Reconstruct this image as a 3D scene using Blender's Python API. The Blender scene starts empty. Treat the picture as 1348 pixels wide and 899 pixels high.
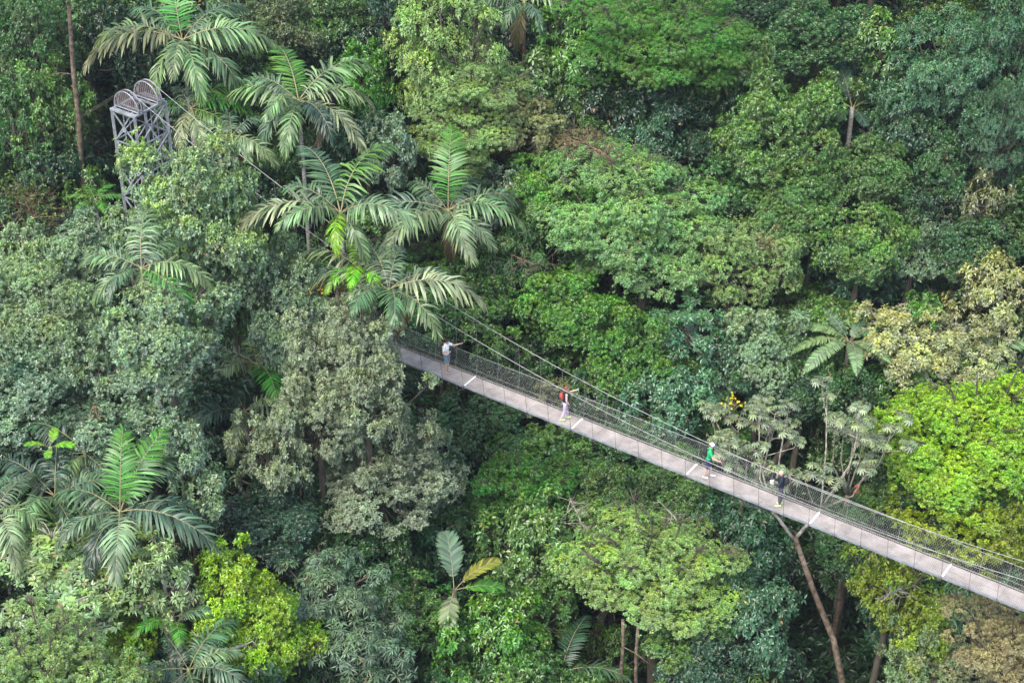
import bpy, math, random
import numpy as np
from mathutils import Vector, Matrix

scn = bpy.context.scene
COL = scn.collection
R_ = math.radians
# ------------------------------------------------------------------ camera
PITCH, FPX, CAMH = 34.0, 2400.0, 50.0
cam_d = bpy.data.cameras.new('camera')
cam_d.sensor_width = 36.0
cam_d.lens = FPX / 1348.0 * 36.0
cam_d.clip_start, cam_d.clip_end = 1.0, 2000.0
cam = bpy.data.objects.new('camera', cam_d)
cam.location = (0, 0, CAMH)
cam.rotation_euler = (R_(90 - PITCH), 0, 0)
COL.objects.link(cam)
scn.camera = cam
# ------------------------------------------------------------------ light
SUN_EL, SUN_AZ = 56.0, 215.0          # azimuth: compass direction the sun stands in, 0=+Y, clockwise
w = bpy.data.worlds.new('World'); scn.world = w; w.use_nodes = True
nt = w.node_tree; nt.nodes.clear()
sky = nt.nodes.new('ShaderNodeTexSky'); sky.sky_type = 'NISHITA'; sky.sun_disc = False
sky.sun_elevation = R_(SUN_EL); sky.sun_rotation = R_(SUN_AZ)
sky.air_density = 1.0; sky.dust_density = 3.0; sky.ozone_density = 1.0
bg = nt.nodes.new('ShaderNodeBackground'); bg.inputs['Strength'].default_value = 0.135
out = nt.nodes.new('ShaderNodeOutputWorld')
nt.links.new(sky.outputs[0], bg.inputs[0]); nt.links.new(bg.outputs[0], out.inputs[0])
sd = bpy.data.lights.new('sun', 'SUN'); sd.energy = 1.5; sd.angle = R_(30); sd.color = (1.0, .97, .92)
sun = bpy.data.objects.new('sun', sd); COL.objects.link(sun)
a_ = R_(SUN_AZ); e_ = R_(SUN_EL)
sdir = Vector((math.sin(a_) * math.cos(e_), math.cos(a_) * math.cos(e_), math.sin(e_)))
sun.rotation_euler = sdir.to_track_quat('Z', 'Y').to_euler()
sun.location = sdir * 200
scn.view_settings.view_transform = 'Standard'; scn.view_settings.look = 'None'
scn.view_settings.gamma = 1.0; scn.view_settings.use_curve_mapping = False
scn.view_settings.exposure = 1.56
cy = scn.cycles
cy.max_bounces = 6; cy.diffuse_bounces = 3; cy.glossy_bounces = 2; cy.transmission_bounces = 4; cy.transparent_max_bounces = 4
cy.use_denoising = True
cy.caustics_reflective = False; cy.caustics_refractive = False

# ------------------------------------------------------------------ geometry of the place
TH = R_(PITCH)
CF = np.array([0, math.cos(TH), -math.sin(TH)]); CU = np.array([0, math.sin(TH), math.cos(TH)]); CR = np.array([1., 0, 0])
CO = np.array([0, 0, CAMH])
def ray(px, py):
    d = CF * FPX + CR * (px - 674) + CU * (449.5 - py); return d / np.linalg.norm(d)
def on_z(px, py, z=0.0):
    d = ray(px, py); return CO + d * ((z - CAMH) / d[2])
def proj(p):
    q = np.asarray(p, float) - CO; k = q @ CF
    return 674 + FPX * (q @ CR) / k, 449.5 - FPX * (q @ CU) / k
BA = on_z(546, 482.4); BB = on_z(1318, 790.7)
BD = (BB - BA) / np.linalg.norm(BB - BA); BN = np.array([-BD[1], BD[0], 0.])
DW = 0.95                                     # deck width
def bp_(s, off=0.0, z=0.0):                   # a point on the bridge: along, across (0 = near deck edge), up
    return BA + BD * s + BN * off + np.array([0, 0, z])
BANG = math.atan2(BD[1], BD[0])

def sstep(t):
    t = min(1, max(0, t)); return t * t * (3 - 2 * t)
def canopy(x, y):                             # mean height of the crowns' centres
    L = sstep((0 - x) / 15.0)
    return -7.0 + 8.0 * L + 0.52 * max(0, y - 74) * (1 - .45 * L) - 0.12 * max(0, 62 - y)
def ground(x, y):
    return canopy(x, y) - 13.0 + 0.8 * math.sin(x * .23 + 1) * math.cos(y * .19)
def on_canopy(px, py, dz=0.0):
    d = ray(px, py); t = 30.0
    while t < 200:
        p = CO + d * t
        if p[2] <= canopy(p[0], p[1]) + dz: break
        t += .1
    return p, t

# ------------------------------------------------------------------ materials
def new_mat(name):
    m = bpy.data.materials.new(name); m.use_nodes = True
    return m, m.node_tree, m.node_tree.nodes['Principled BSDF']
def N(nt, t, **kw):
    n = nt.nodes.new(t)
    for k, v in kw.items(): setattr(n, k, v)
    return n
def mixc(nt, mode, fac, a, b):
    n = N(nt, 'ShaderNodeMix', data_type='RGBA', blend_type=mode)
    for sock, v in ((0, fac), (6, a), (7, b)):
        if isinstance(v, (int, float)): n.inputs[sock].default_value = v
        elif isinstance(v, tuple): n.inputs[sock].default_value = (*v, 1) if len(v) == 3 else v
        else: nt.links.new(v, n.inputs[sock])
    return n.outputs[2]
def math_n(nt, op, a, b=None, c=None):
    n = N(nt, 'ShaderNodeMath', operation=op)
    for i, v in enumerate((a, b, c)):
        if v is None: continue
        if isinstance(v, (int, float)): n.inputs[i].default_value = v
        else: nt.links.new(v, n.inputs[i])
    return n.outputs[0]
def leaf_material(name, rough=.38, spec=.6, transl=.28):
    m, nt, bs = new_mat(name)
    oi = N(nt, 'ShaderNodeObjectInfo')
    lr = N(nt, 'ShaderNodeAttribute', attribute_name='lr'); ly = N(nt, 'ShaderNodeAttribute', attribute_name='ly')
    tc = N(nt, 'ShaderNodeTexCoord')
    no = N(nt, 'ShaderNodeTexNoise'); no.inputs['Scale'].default_value = .55; no.inputs['Detail'].default_value = 2
    nt.links.new(tc.outputs['Object'], no.inputs['Vector'])
    # young shoots: yellower and paler than the tree's own colour
    yc = mixc(nt, 'MULTIPLY', 1.0, oi.outputs['Color'], (2.0, 1.75, .75))
    yc = mixc(nt, 'ADD', 1.0, yc, (.035, .05, .0))
    f = math_n(nt, 'MULTIPLY', ly.outputs['Fac'], oi.outputs['Alpha'])
    c = mixc(nt, 'MIX', f, oi.outputs['Color'], yc)
    # per leaf value and a shift to bluish or brownish from leaf to leaf
    v = math_n(nt, 'MULTIPLY_ADD', lr.outputs['Fac'], 1.05, .50)
    vn = math_n(nt, 'MULTIPLY_ADD', no.outputs['Fac'], .9, .55)
    v = math_n(nt, 'MULTIPLY', v, vn)
    vv = N(nt, 'ShaderNodeCombineColor'); 
    for i in range(3): nt.links.new(v, vv.inputs[i])
    c = mixc(nt, 'MULTIPLY', 1.0, c, vv.outputs[0])
    hs = N(nt, 'ShaderNodeHueSaturation')
    h = math_n(nt, 'MULTIPLY_ADD', no.outputs['Fac'], .10, .458)
    hs.inputs['Saturation'].default_value = 1.05; nt.links.new(h, hs.inputs['Hue']); nt.links.new(c, hs.inputs['Color'])
    dead = math_n(nt, 'GREATER_THAN', lr.outputs['Fac'], .988)
    c = mixc(nt, 'MIX', dead, hs.outputs[0], (.30, .17, .06))
    n2 = N(nt, 'ShaderNodeTexNoise'); n2.inputs['Scale'].default_value = 1.1; n2.inputs['Detail'].default_value = 3; nt.links.new(tc.outputs['Object'], n2.inputs['Vector'])
    mr = N(nt, 'ShaderNodeMapRange'); mr.inputs[1].default_value = .60; mr.inputs[2].default_value = .72; mr.inputs[4].default_value = .35; nt.links.new(n2.outputs['Fac'], mr.inputs[0])
    dull = mixc(nt, 'ADD', 1.0, mixc(nt, 'MULTIPLY', 1.0, c, (1.15, .85, .8)), (.02, .012, .006)); c = mixc(nt, 'MIX', mr.outputs[0], c, dull)
    nt.links.new(c, bs.inputs['Base Color'])
    bs.inputs['Roughness'].default_value = rough; bs.inputs['Specular IOR Level'].default_value = spec
    tr = N(nt, 'ShaderNodeBsdfTranslucent')
    tcol = mixc(nt, 'MULTIPLY', 1.0, c, (1.25, 1.5, .5)); nt.links.new(tcol, tr.inputs['Color'])
    ms = N(nt, 'ShaderNodeMixShader'); ms.inputs[0].default_value = transl
    o = nt.nodes['Material Output']
    nt.links.new(bs.outputs[0], ms.inputs[1]); nt.links.new(tr.outputs[0], ms.inputs[2]); nt.links.new(ms.outputs[0], o.inputs['Surface'])
    return m
M = {}
M['leaf'] = leaf_material('leaf_blade')
M['waxy'] = leaf_material('waxy_leaf_blade', .32, .75, .2)
M['frond'] = leaf_material('palm_leaflet', .42, .55, .25)
def noise_mat(name, c1, c2, scale=6, rough=.8, metal=0., stretch=None, spec=.4, detail=5, bump=0.):
    m, nt, bs = new_mat(name)
    tc = N(nt, 'ShaderNodeTexCoord'); mp = N(nt, 'ShaderNodeMapping'); no = N(nt, 'ShaderNodeTexNoise')
    nt.links.new(tc.outputs['Object'], mp.inputs[0]); nt.links.new(mp.outputs[0], no.inputs['Vector'])
    if stretch: mp.inputs['Scale'].default_value = stretch
    no.inputs['Scale'].default_value = scale; no.inputs['Detail'].default_value = detail
    cr = N(nt, 'ShaderNodeValToRGB'); cr.color_ramp.elements[0].position = .35; cr.color_ramp.elements[1].position = .68
    cr.color_ramp.elements[0].color = (*c1, 1); cr.color_ramp.elements[1].color = (*c2, 1)
    nt.links.new(no.outputs['Fac'], cr.inputs[0]); nt.links.new(cr.outputs[0], bs.inputs['Base Color'])
    bs.inputs['Roughness'].default_value = rough; bs.inputs['Metallic'].default_value = metal; bs.inputs['Specular IOR Level'].default_value = spec
    if bump:
        b = N(nt, 'ShaderNodeBump'); b.inputs['Strength'].default_value = bump; b.inputs['Distance'].default_value = .03
        nt.links.new(no.outputs['Fac'], b.inputs['Height']); nt.links.new(b.outputs[0], bs.inputs['Normal'])
    return m
M['bark'] = noise_mat('mossy_bark', (.045, .035, .025), (.10, .09, .065), 5, .9, stretch=(1, 1, .35), bump=.6)
M['pale_bark'] = noise_mat('pale_lichen_bark', (.12, .10, .07), (.42, .39, .33), 3.5, .85, bump=.4)
M['palm_bark'] = noise_mat('ringed_palm_bark', (.16, .15, .13), (.34, .33, .30), 3, .85, stretch=(1, 1, 4))
M['red_bark'] = noise_mat('reddish_palm_bark', (.07, .035, .03), (.16, .10, .08), 3, .85, stretch=(1, 1, 3))
M['shaft'] = noise_mat('green_crownshaft', (.10, .16, .05), (.18, .24, .09), 4, .5)
M['rachis'] = noise_mat('rachis_brown', (.22, .20, .09), (.30, .24, .13), 4, .6)
M['soil'] = noise_mat('forest_floor', (.018, .016, .009), (.045, .038, .02), .8, .95, bump=.5)
M['steel'] = noise_mat('weathered_galvanised_steel', (.22, .235, .255), (.38, .395, .42), 3, .55, .35)
M['slat'] = noise_mat('brownish_weathered_steel', (.20, .15, .13), (.34, .32, .33), 9, .6, .2, stretch=(3, 3, .5))
M['cable'] = noise_mat('grey_wire_rope', (.26, .26, .25), (.42, .42, .40), 8, .5, .4)
M['net'] = noise_mat('galvanised_net_wire', (.50, .51, .50), (.70, .71, .68), 8, .5, .4)
M['dark_steel'] = noise_mat('dark_rusty_steel', (.05, .04, .038), (.12, .09, .08), 6, .7, .3)
M['white'] = noise_mat('white_painted_strip', (.80, .80, .79), (.88, .88, .87), 12, .5)
M['deck'] = None
def deck_mat():
    m, nt, bs = new_mat('pinkish_grey_deck_grating')
    oi = N(nt, 'ShaderNodeObjectInfo'); tc = N(nt, 'ShaderNodeTexCoord')
    no = N(nt, 'ShaderNodeTexNoise'); no.inputs['Scale'].default_value = 1.7; no.inputs['Detail'].default_value = 6
    nt.links.new(tc.outputs['Object'], no.inputs['Vector'])
    cr = N(nt, 'ShaderNodeValToRGB'); cr.color_ramp.elements[0].position = .3; cr.color_ramp.elements[1].position = .7
    cr.color_ramp.elements[0].color = (.22, .19, .165, 1); cr.color_ramp.elements[1].color = (.40, .35, .315, 1)
    nt.links.new(no.outputs['Fac'], cr.inputs[0])
    sp = N(nt, 'ShaderNodeTexNoise'); sp.inputs['Scale'].default_value = 38; sp.inputs['Detail'].default_value = 2
    nt.links.new(tc.outputs['Object'], sp.inputs['Vector'])
    v = math_n(nt, 'MULTIPLY_ADD', sp.outputs['Fac'], .9, .55)
    v = math_n(nt, 'MULTIPLY', v, math_n(nt, 'MULTIPLY_ADD', oi.outputs['Random'], .16, .90))
    vv = N(nt, 'ShaderNodeCombineColor')
    for i in range(3): nt.links.new(v, vv.inputs[i])
    c = mixc(nt, 'MULTIPLY', 1.0, cr.outputs[0], vv.outputs[0])
    nt.links.new(c, bs.inputs['Base Color']); bs.inputs['Roughness'].default_value = .75
    return m
M['deck'] = deck_mat()
def plain(name, c, rough=.7, spec=.4):
    m, nt, bs = new_mat(name)
    tc = N(nt, 'ShaderNodeTexCoord'); no = N(nt, 'ShaderNodeTexNoise'); no.inputs['Scale'].default_value = 14
    nt.links.new(tc.outputs['Object'], no.inputs['Vector'])
    v = math_n(nt, 'MULTIPLY_ADD', no.outputs['Fac'], .5, .75)
    vv = N(nt, 'ShaderNodeCombineColor')
    for i in range(3): nt.links.new(v, vv.inputs[i])
    nt.links.new(mixc(nt, 'MULTIPLY', 1.0, (*c, 1), vv.outputs[0]), bs.inputs['Base Color'])
    bs.inputs['Roughness'].default_value = rough; bs.inputs['Specular IOR Level'].default_value = spec
    return m

# ------------------------------------------------------------------ objects
def tag(o, label=None, cat=None, group=None, kind=None):
    for k, v in (('label', label), ('category', cat), ('group', group), ('kind', kind)):
        if v: o[k] = v
    return o
def link(name, data, parent=None, loc=(0, 0, 0), rot=(0, 0, 0), scale=(1, 1, 1), color=None):
    o = bpy.data.objects.new(name, data); COL.objects.link(o)
    o.location = loc; o.rotation_euler = rot; o.scale = scale
    if parent: o.parent = parent
    if color: o.color = color
    return o
def mesh_np(name, V, F, mat, attrs=None, smooth=False):
    """V (n,3), F (m,k) with equal face sizes"""
    V = np.asarray(V, np.float32); F = np.asarray(F, np.int32)
    me = bpy.data.meshes.new(name)
    me.vertices.add(len(V)); me.vertices.foreach_set('co', V.ravel())
    k = F.shape[1]
    me.loops.add(F.size); me.loops.foreach_set('vertex_index', F.ravel())
    me.polygons.add(len(F)); me.polygons.foreach_set('loop_start', np.arange(0, F.size, k, dtype=np.int32))
    if smooth: me.polygons.foreach_set('use_smooth', np.ones(len(F), bool))
    for an, av in (attrs or {}).items():
        a = me.attributes.new(an, 'FLOAT', 'POINT'); a.data.foreach_set('value', np.asarray(av, np.float32))
    me.update(calc_edges=True)
    if mat: me.materials.append(mat)
    return me
class MB:
    def __init__(s): s.v = []; s.f = []
    def add(s, V, F):
        n = len(s.v); s.v += [tuple(map(float, p)) for p in V]; s.f += [tuple(i + n for i in f) for f in F]; return s
    def tube(s, P, r, k=6, cap=True):
        P = [np.asarray(p, float) for p in P]; n = len(P)
        if not hasattr(r, '__len__'): r = [r] * n
        V = []; prev = None
        for i in range(n):
            t = P[min(i + 1, n - 1)] - P[max(i - 1, 0)]; t = t / (np.linalg.norm(t) + 1e-9)
            if prev is None: u = np.cross(t, [0, 0, 1.] if abs(t[2]) < .9 else [1., 0, 0])
            else: u = prev - t * (prev @ t)
            u = u / (np.linalg.norm(u) + 1e-9); prev = u; v = np.cross(t, u)
            for j in range(k):
                a = 2 * math.pi * j / k; V.append(P[i] + r[i] * (math.cos(a) * u + math.sin(a) * v))
        F = [(i * k + j, i * k + (j + 1) % k, (i + 1) * k + (j + 1) % k, (i + 1) * k + j) for i in range(n - 1) for j in range(k)]
        if cap: F += [tuple(range(k - 1, -1, -1)), tuple((n - 1) * k + j for j in range(k))]
        return s.add(V, F)
    def beam(s, a, b, w=.05, h=None, up=(0, 0, 1)):
        a = np.asarray(a, float); b = np.asarray(b, float); h = h or w
        t = b - a; t /= np.linalg.norm(t) + 1e-9; up = np.asarray(up, float)
        if abs(t @ up) > .95: up = np.array([BD[0], BD[1], 0])
        u = np.cross(t, up); u /= np.linalg.norm(u); v = np.cross(u, t)
        V = [p + u * sx * w / 2 + v * sy * h / 2 for p in (a, b) for sx, sy in ((-1, -1), (1, -1), (1, 1), (-1, 1))]
        return s.add(V, [(3, 2, 1, 0), (4, 5, 6, 7), (0, 1, 5, 4), (1, 2, 6, 5), (2, 3, 7, 6), (3, 0, 4, 7)])
    def ell(s, c, r, n=12, m=8, rot=None):
        c = np.asarray(c, float); V = []
        for i in range(m + 1):
            t = math.pi * i / m
            for j in range(n):
                a = 2 * math.pi * j / n
                p = np.array([r[0] * math.sin(t) * math.cos(a), r[1] * math.sin(t) * math.sin(a), r[2] * math.cos(t)])
                if rot is not None: p = rot @ p
                V.append(c + p)
        F = [(i * n + j, (i + 1) * n + j, (i + 1) * n + (j + 1) % n, i * n + (j + 1) % n) for i in range(m) for j in range(n)]
        return s.add(V, F)
    def mesh(s, name, mat, smooth=False):
        me = bpy.data.meshes.new(name); me.from_pydata(s.v, [], s.f)
        if smooth: me.polygons.foreach_set('use_smooth', [True] * len(me.polygons))
        me.update()
        if mat: me.materials.append(mat)
        return me
    def build(s, name, mat, parent=None, smooth=False, **kw):
        return link(name, s.mesh(name, mat, smooth), parent, **kw)

# ------------------------------------------------------------------ leaves in bulk
def unit(a): return a / (np.linalg.norm(a, axis=-1, keepdims=True) + 1e-9)
def leaf_mesh(name, base, d, nrm, L, W, lr, ly, mat, fold=.25):
    d = unit(d); side = unit(np.cross(nrm, d)); nn = np.cross(d, side)
    L = L[:, None]; W = W[:, None]
    mid = base + d * L * .45
    V = np.stack([base, mid + side * W * .5 + nn * W * fold, base + d * L - nn * L * .12, mid - side * W * .5 + nn * W * fold], 1).reshape(-1, 3)
    n = len(base); i = np.arange(n) * 4
    F = np.concatenate([np.stack([i, i + 1, i + 2], 1), np.stack([i, i + 2, i + 3], 1)])
    return mesh_np(name, V, F, mat, {'lr': np.repeat(lr, 4), 'ly': np.repeat(ly, 4)})
#        leaf len, wid, leaves per spray, spread, droop, spray radius, lobes(M), lobe z squash, density, lobe radius share, mat
STY = {
 'puff':    dict(l=.165, w=.09, k=10,  sp=.95, dr=.10, rs=.19, nl=18, sq=.82, den=2.2, lr=.36, up=.35),
 'fine':    dict(l=.15, w=.07, k=11, sp=1.05,  dr=.05, rs=.20, nl=22, sq=.75, den=2.0, lr=.31, up=.3),
 'layer':   dict(l=.17, w=.08, k=10, sp=1.3, dr=.10, rs=.22, nl=24, sq=.38, den=2.0, lr=.36, up=.9),
 'feather': dict(l=.12, w=.045, k=14, sp=1.6, dr=.05, rs=.20, nl=26, sq=.30, den=2.1, lr=.38, up=1.3),
 'rosette': dict(l=.30, w=.13, k=10, sp=1.5, dr=.35, rs=.34, nl=20, sq=.75, den=1.9, lr=.31, up=.9),
 'droop':   dict(l=.40, w=.085, k=9,  sp=1.5, dr=1.0, rs=.38, nl=16, sq=.70, den=2.2, lr=.34, up=.6),
 'bigleaf': dict(l=.28, w=.16, k=7,  sp=1.1, dr=.35, rs=.28, nl=14, sq=.85, den=1.9, lr=.36, up=.4),
 'sparse':  dict(l=.26, w=.12, k=9,  sp=1.4, dr=.25, rs=.34, nl=22, sq=.55, den=.9, lr=.30, up=.9),
 'vine':    dict(l=.16, w=.10, k=9,  sp=.9,  dr=.5,  rs=.22, nl=26, sq=1.5, den=1.8, lr=.24, up=.1),
}
PROTO = {}; PEXT = {}
def proto(style, size, variant):
    key = (style, size, variant)
    if key in PROTO: return PROTO[key]
    R = {'S': 2.0, 'M': 3.3, 'L': 5.0}[size]; P = STY[style]
    rg = np.random.default_rng(abs(hash((len(style) * 7 + ord(style[0]) * 31 + ord(style[1]), 'SML'.index(size), variant))) % 2**31)
    ax = np.array([R, R, R * .75])
    # lobes on a dome, spread apart
    nl = int(P['nl'] * 1.35 * {'S': .7, 'M': 1, 'L': 1.6}[size]); lobes = []
    for _ in range(nl):
        best, bd = None, -1
        for _ in range(12):
            v = rg.normal(size=3); v /= np.linalg.norm(v); v[2] = abs(v[2]) * 1.2 - .5 if v[2] > -.3 else v[2]
            v /= np.linalg.norm(v)
            c = v * rg.uniform(.50, .96)
            dd = min([np.linalg.norm(c - q) for q in lobes], default=9)
            if dd > bd: best, bd = c, dd
        a_z = math.atan2(best[1], best[0]); lobes.append(best * (1 + .20 * math.sin(2 * a_z + variant * 2.1) + .14 * math.sin(3 * a_z + variant + R)))
    lobes.append(np.zeros(3))
    C = np.array(lobes) * ax; rr = R * P['lr'] * .88 * rg.uniform(.6, 1.3, len(C)); rr[-1] = R * .5
    B = []; D = []; Yg = []
    for i, (c, r) in enumerate(zip(C, rr)):
        A = 4 * math.pi * r * r * (.45 + .55 * P['sq'])
        n = int(A * P['den'] / (math.pi * P['rs'] ** 2) * .62)
        v = rg.normal(size=(n, 3)); out = unit(c + np.array([0, 0, .3 * R]))
        v = unit(unit(v) + out * .45 + np.array([0, 0, .25]))
        # bumpy lobe surface: sub-clumps
        kc = unit(rg.normal(size=(14, 3)))
        bump = np.max(v @ kc.T, axis=1)
        rad = r * (.50 + .56 * bump) * rg.uniform(.72, 1.06, n); st_ = rg.uniform(0, 1, n) < .16; rad = np.where(st_, rad * rg.uniform(1.1, 1.55, n), rad)
        p = c + v * rad[:, None] * np.array([1, 1, P['sq']])
        keep = np.ones(n, bool)
        for j, (c2, r2) in enumerate(zip(C, rr)):
            if j != i: keep &= np.linalg.norm((p - c2) / np.array([1, 1, P['sq']]), axis=1) > r2 * .74
        p = p[keep]; v = v[keep]
        B.append(p); D.append(unit(v + out * .3 + np.array([0, 0, P['up']])))
        yy = rg.uniform(0, 1, len(p)) * .6 + .7 * np.clip(v[:, 2], 0, 1) * rg.uniform(.3, 1) - .25
        Yg.append(np.clip(yy, 0, 1))
    B = np.concatenate(B); D = np.concatenate(D); Yg = np.concatenate(Yg)
    n = len(B); k = P['k']
    u = unit(np.cross(D, rg.normal(size=(n, 3)))); v = np.cross(D, u)
    ph = rg.uniform(0, 6.28, n)[:, None] + np.arange(k)[None] * 2.399 + rg.normal(0, .25, (n, k))
    radial = np.cos(ph)[..., None] * u[:, None] + np.sin(ph)[..., None] * v[:, None]
    sp = P['sp'] * rg.uniform(.6, 1.3, (n, k, 1)); 
    ld = D[:, None] * rg.uniform(.25, 1, (n, k, 1)) + radial * sp - np.array([0, 0, 1.]) * P['dr'] * rg.uniform(.5, 1.5, (n, k, 1))
    ld = unit(ld)
    back = rg.uniform(0, 1, (n, k, 1)) * P['rs'] * .9
    if style in ('rosette', 'sparse', 'droop'): back = back * .25
    base = B[:, None] - D[:, None] * back + radial * P['rs'] * .12
    nrm = D[:, None] * 1.0 + np.array([0, 0, .7]) + rg.normal(0, .35, (n, k, 3))
    L = P['l'] * rg.uniform(.7, 1.25, (n, k)); W = P['w'] * rg.uniform(.75, 1.2, (n, k))
    lr_ = np.clip(rg.uniform(0, 1, (n, k)) * .6 + rg.uniform(0, 1, (n, 1)) * .4, 0, 1)
    lr_ = np.where(rg.uniform(0, 1, (n, k)) > .993, 1.0, np.minimum(lr_, .98))
    cm = leaf_mesh('crown', base.reshape(-1, 3), ld.reshape(-1, 3), nrm.reshape(-1, 3), L.ravel(), W.ravel(), lr_.ravel(), np.repeat(Yg, k),
                   M['waxy'] if style in ('puff', 'rosette', 'bigleaf') else M['leaf'])
    # trunk with limbs reaching into every lobe
    mb = MB(); tr = .055 * R + .05
    H = 17.0
    wob = rg.normal(0, .25, (4, 2))
    mb.tube([(wob[0][0] * 2, wob[0][1] * 2, -H), (wob[1][0] * 2, wob[1][1] * 2, -H * .6), (wob[2][0], wob[2][1], -H * .3), (0, 0, -R * .55), (0, 0, R * .1)],
            [tr * 1.9, tr * 1.35, tr * 1.15, tr, tr * .5], 8)
    for c, r in zip(C[:-1], rr[:-1]):
        s0 = np.array([0, 0, -R * rg.uniform(.15, .55)]); m = (s0 + c) / 2 + np.array([0, 0, -.12 * R]) + rg.normal(0, .1, 3)
        mb.tube([s0, m, c, c + unit(c) * r * .6], [tr * .42, tr * .3, tr * .16, .015], 5)
        for _ in range(5):
            v = unit(rg.normal(size=3) + unit(c) * .9); e = c + v * r * np.array([1, 1, P['sq']]) * .97
            mb.tube([c - unit(c) * .2 * r, (c + e) / 2 + rg.normal(0, .05, 3), e], [.035, .024, .01], 4)
    tm = mb.mesh('trunk', M['pale_bark'] if style in ('sparse', 'rosette') else M['bark'], True)
    rh = float(np.percentile(np.linalg.norm(B[:, :2], axis=1), 97)); rz = float(np.percentile(B[:, 2], 98))
    PROTO[key] = (cm, tm); PEXT[key] = (rh, rz)
    return PROTO[key]

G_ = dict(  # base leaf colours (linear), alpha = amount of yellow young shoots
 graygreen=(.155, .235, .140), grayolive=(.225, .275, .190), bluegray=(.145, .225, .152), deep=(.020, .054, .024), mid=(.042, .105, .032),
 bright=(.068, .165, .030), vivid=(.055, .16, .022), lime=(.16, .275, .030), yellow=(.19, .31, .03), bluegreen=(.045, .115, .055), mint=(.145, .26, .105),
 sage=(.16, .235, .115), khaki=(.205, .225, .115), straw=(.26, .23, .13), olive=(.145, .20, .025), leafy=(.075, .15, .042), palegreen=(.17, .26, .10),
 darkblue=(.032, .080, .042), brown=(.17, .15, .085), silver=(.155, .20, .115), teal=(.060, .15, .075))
HERO = []
def seg_clear(p, a, b):
    ab = b - a; t = np.clip((p - a) @ ab / (ab @ ab), 0, 1); return np.linalg.norm(p - (a + ab * t))
def tree(px, py, rx, ry, style, colr, young, label, dz=0.0, cat='tree', name=None, jitter=0, group=None, size=None, hero=True):
    p, t = on_canopy(px, py, dz)
    for _ in range(30):                         # keep crowns clear of the walkway
        R = rx * t * (ray(px, py) @ CF) / FPX
        if seg_clear(p, bp_(-17.5, DW / 2, .3), bp_(44, DW / 2, .3)) > R * 1.08 + 1.0: break
        dz += .5 if p[2] > 0 else -.5
        p, t = on_canopy(px, py, dz)
    mpp = t * (ray(px, py) @ CF) / FPX
    R = rx * mpp; q = ry / rx
    c = math.sqrt(max(.12, q * q - math.sin(TH) ** 2)) / math.cos(TH) * R
    if size is None: size = 'S' if R < 2.5 else ('M' if R < 4.1 else 'L')
    rnd = random.Random(int(px * 13 + py * 7))
    var = rnd.randrange(3 if style in ('puff', 'fine') else 2)
    cm, tm = proto(style, size, var)
    R0, Z0 = PEXT[(style, size, var)]
    g = ground(p[0], p[1]); sc = (R / R0, R / R0, min(1.9, max(.5, c / Z0)))
    clear = seg_clear(p, bp_(-17.5, DW / 2, .5), bp_(42, DW / 2, .5)) - R * .8
    if clear < .7 and hero: print('NEAR BRIDGE', label, round(clear, 2), 'z', round(p[2], 1))
    root = link(name or 'tree', None, loc=(p[0], p[1], g), rot=(0, 0, rnd.uniform(0, 6.28)))
    tag(root, label, cat, group)
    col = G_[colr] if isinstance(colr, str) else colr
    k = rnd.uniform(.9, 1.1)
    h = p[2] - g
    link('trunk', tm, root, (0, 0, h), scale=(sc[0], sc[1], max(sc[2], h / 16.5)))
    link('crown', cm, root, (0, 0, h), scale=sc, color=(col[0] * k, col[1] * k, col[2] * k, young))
    HERO.append((px, py, rx, ry, t, label, p, R)) 
    return root

# ------------------------------------------------------------------ humid air
HAZE = 0.00018
if HAZE:
    m = bpy.data.materials.new('humid_air'); m.use_nodes = True; hn = m.node_tree; hn.nodes.clear()
    pv = hn.nodes.new('ShaderNodeVolumePrincipled'); pv.inputs['Density'].default_value = HAZE; pv.inputs['Color'].default_value = (.82, .92, 1, 1); pv.inputs['Anisotropy'].default_value = .2
    ho = hn.nodes.new('ShaderNodeOutputMaterial'); hn.links.new(pv.outputs[0], ho.inputs['Volume'])
    x0, x1, y0, y1, z0, z1 = -75, 75, -15, 195, -34, 62
    me = bpy.data.meshes.new('haze'); me.from_pydata([(x, y, z) for z in (z0, z1) for x, y in ((x0, y0), (x1, y0), (x1, y1), (x0, y1))], [], [(3, 2, 1, 0), (4, 5, 6, 7), (0, 1, 5, 4), (1, 2, 6, 5), (2, 3, 7, 6), (3, 0, 4, 7)]); me.materials.append(m)
    tag(link('haze', me), kind='stuff')
# ------------------------------------------------------------------ terrain
gx = np.arange(-70, 70.1, 2.0); gy = np.arange(-10, 190.1, 2.0)
V = [(x, y, ground(x, y) + random.Random(int(x * 91 + y * 17)).uniform(-.35, .35)) for y in gy for x in gx]
nx = len(gx); F = [(j * nx + i, j * nx + i + 1, (j + 1) * nx + i + 1, (j + 1) * nx + i) for j in range(len(gy) - 1) for i in range(nx - 1)]
tag(link('ground', mesh_np('ground', V, F, M['soil'], smooth=True)), kind='structure')
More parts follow.
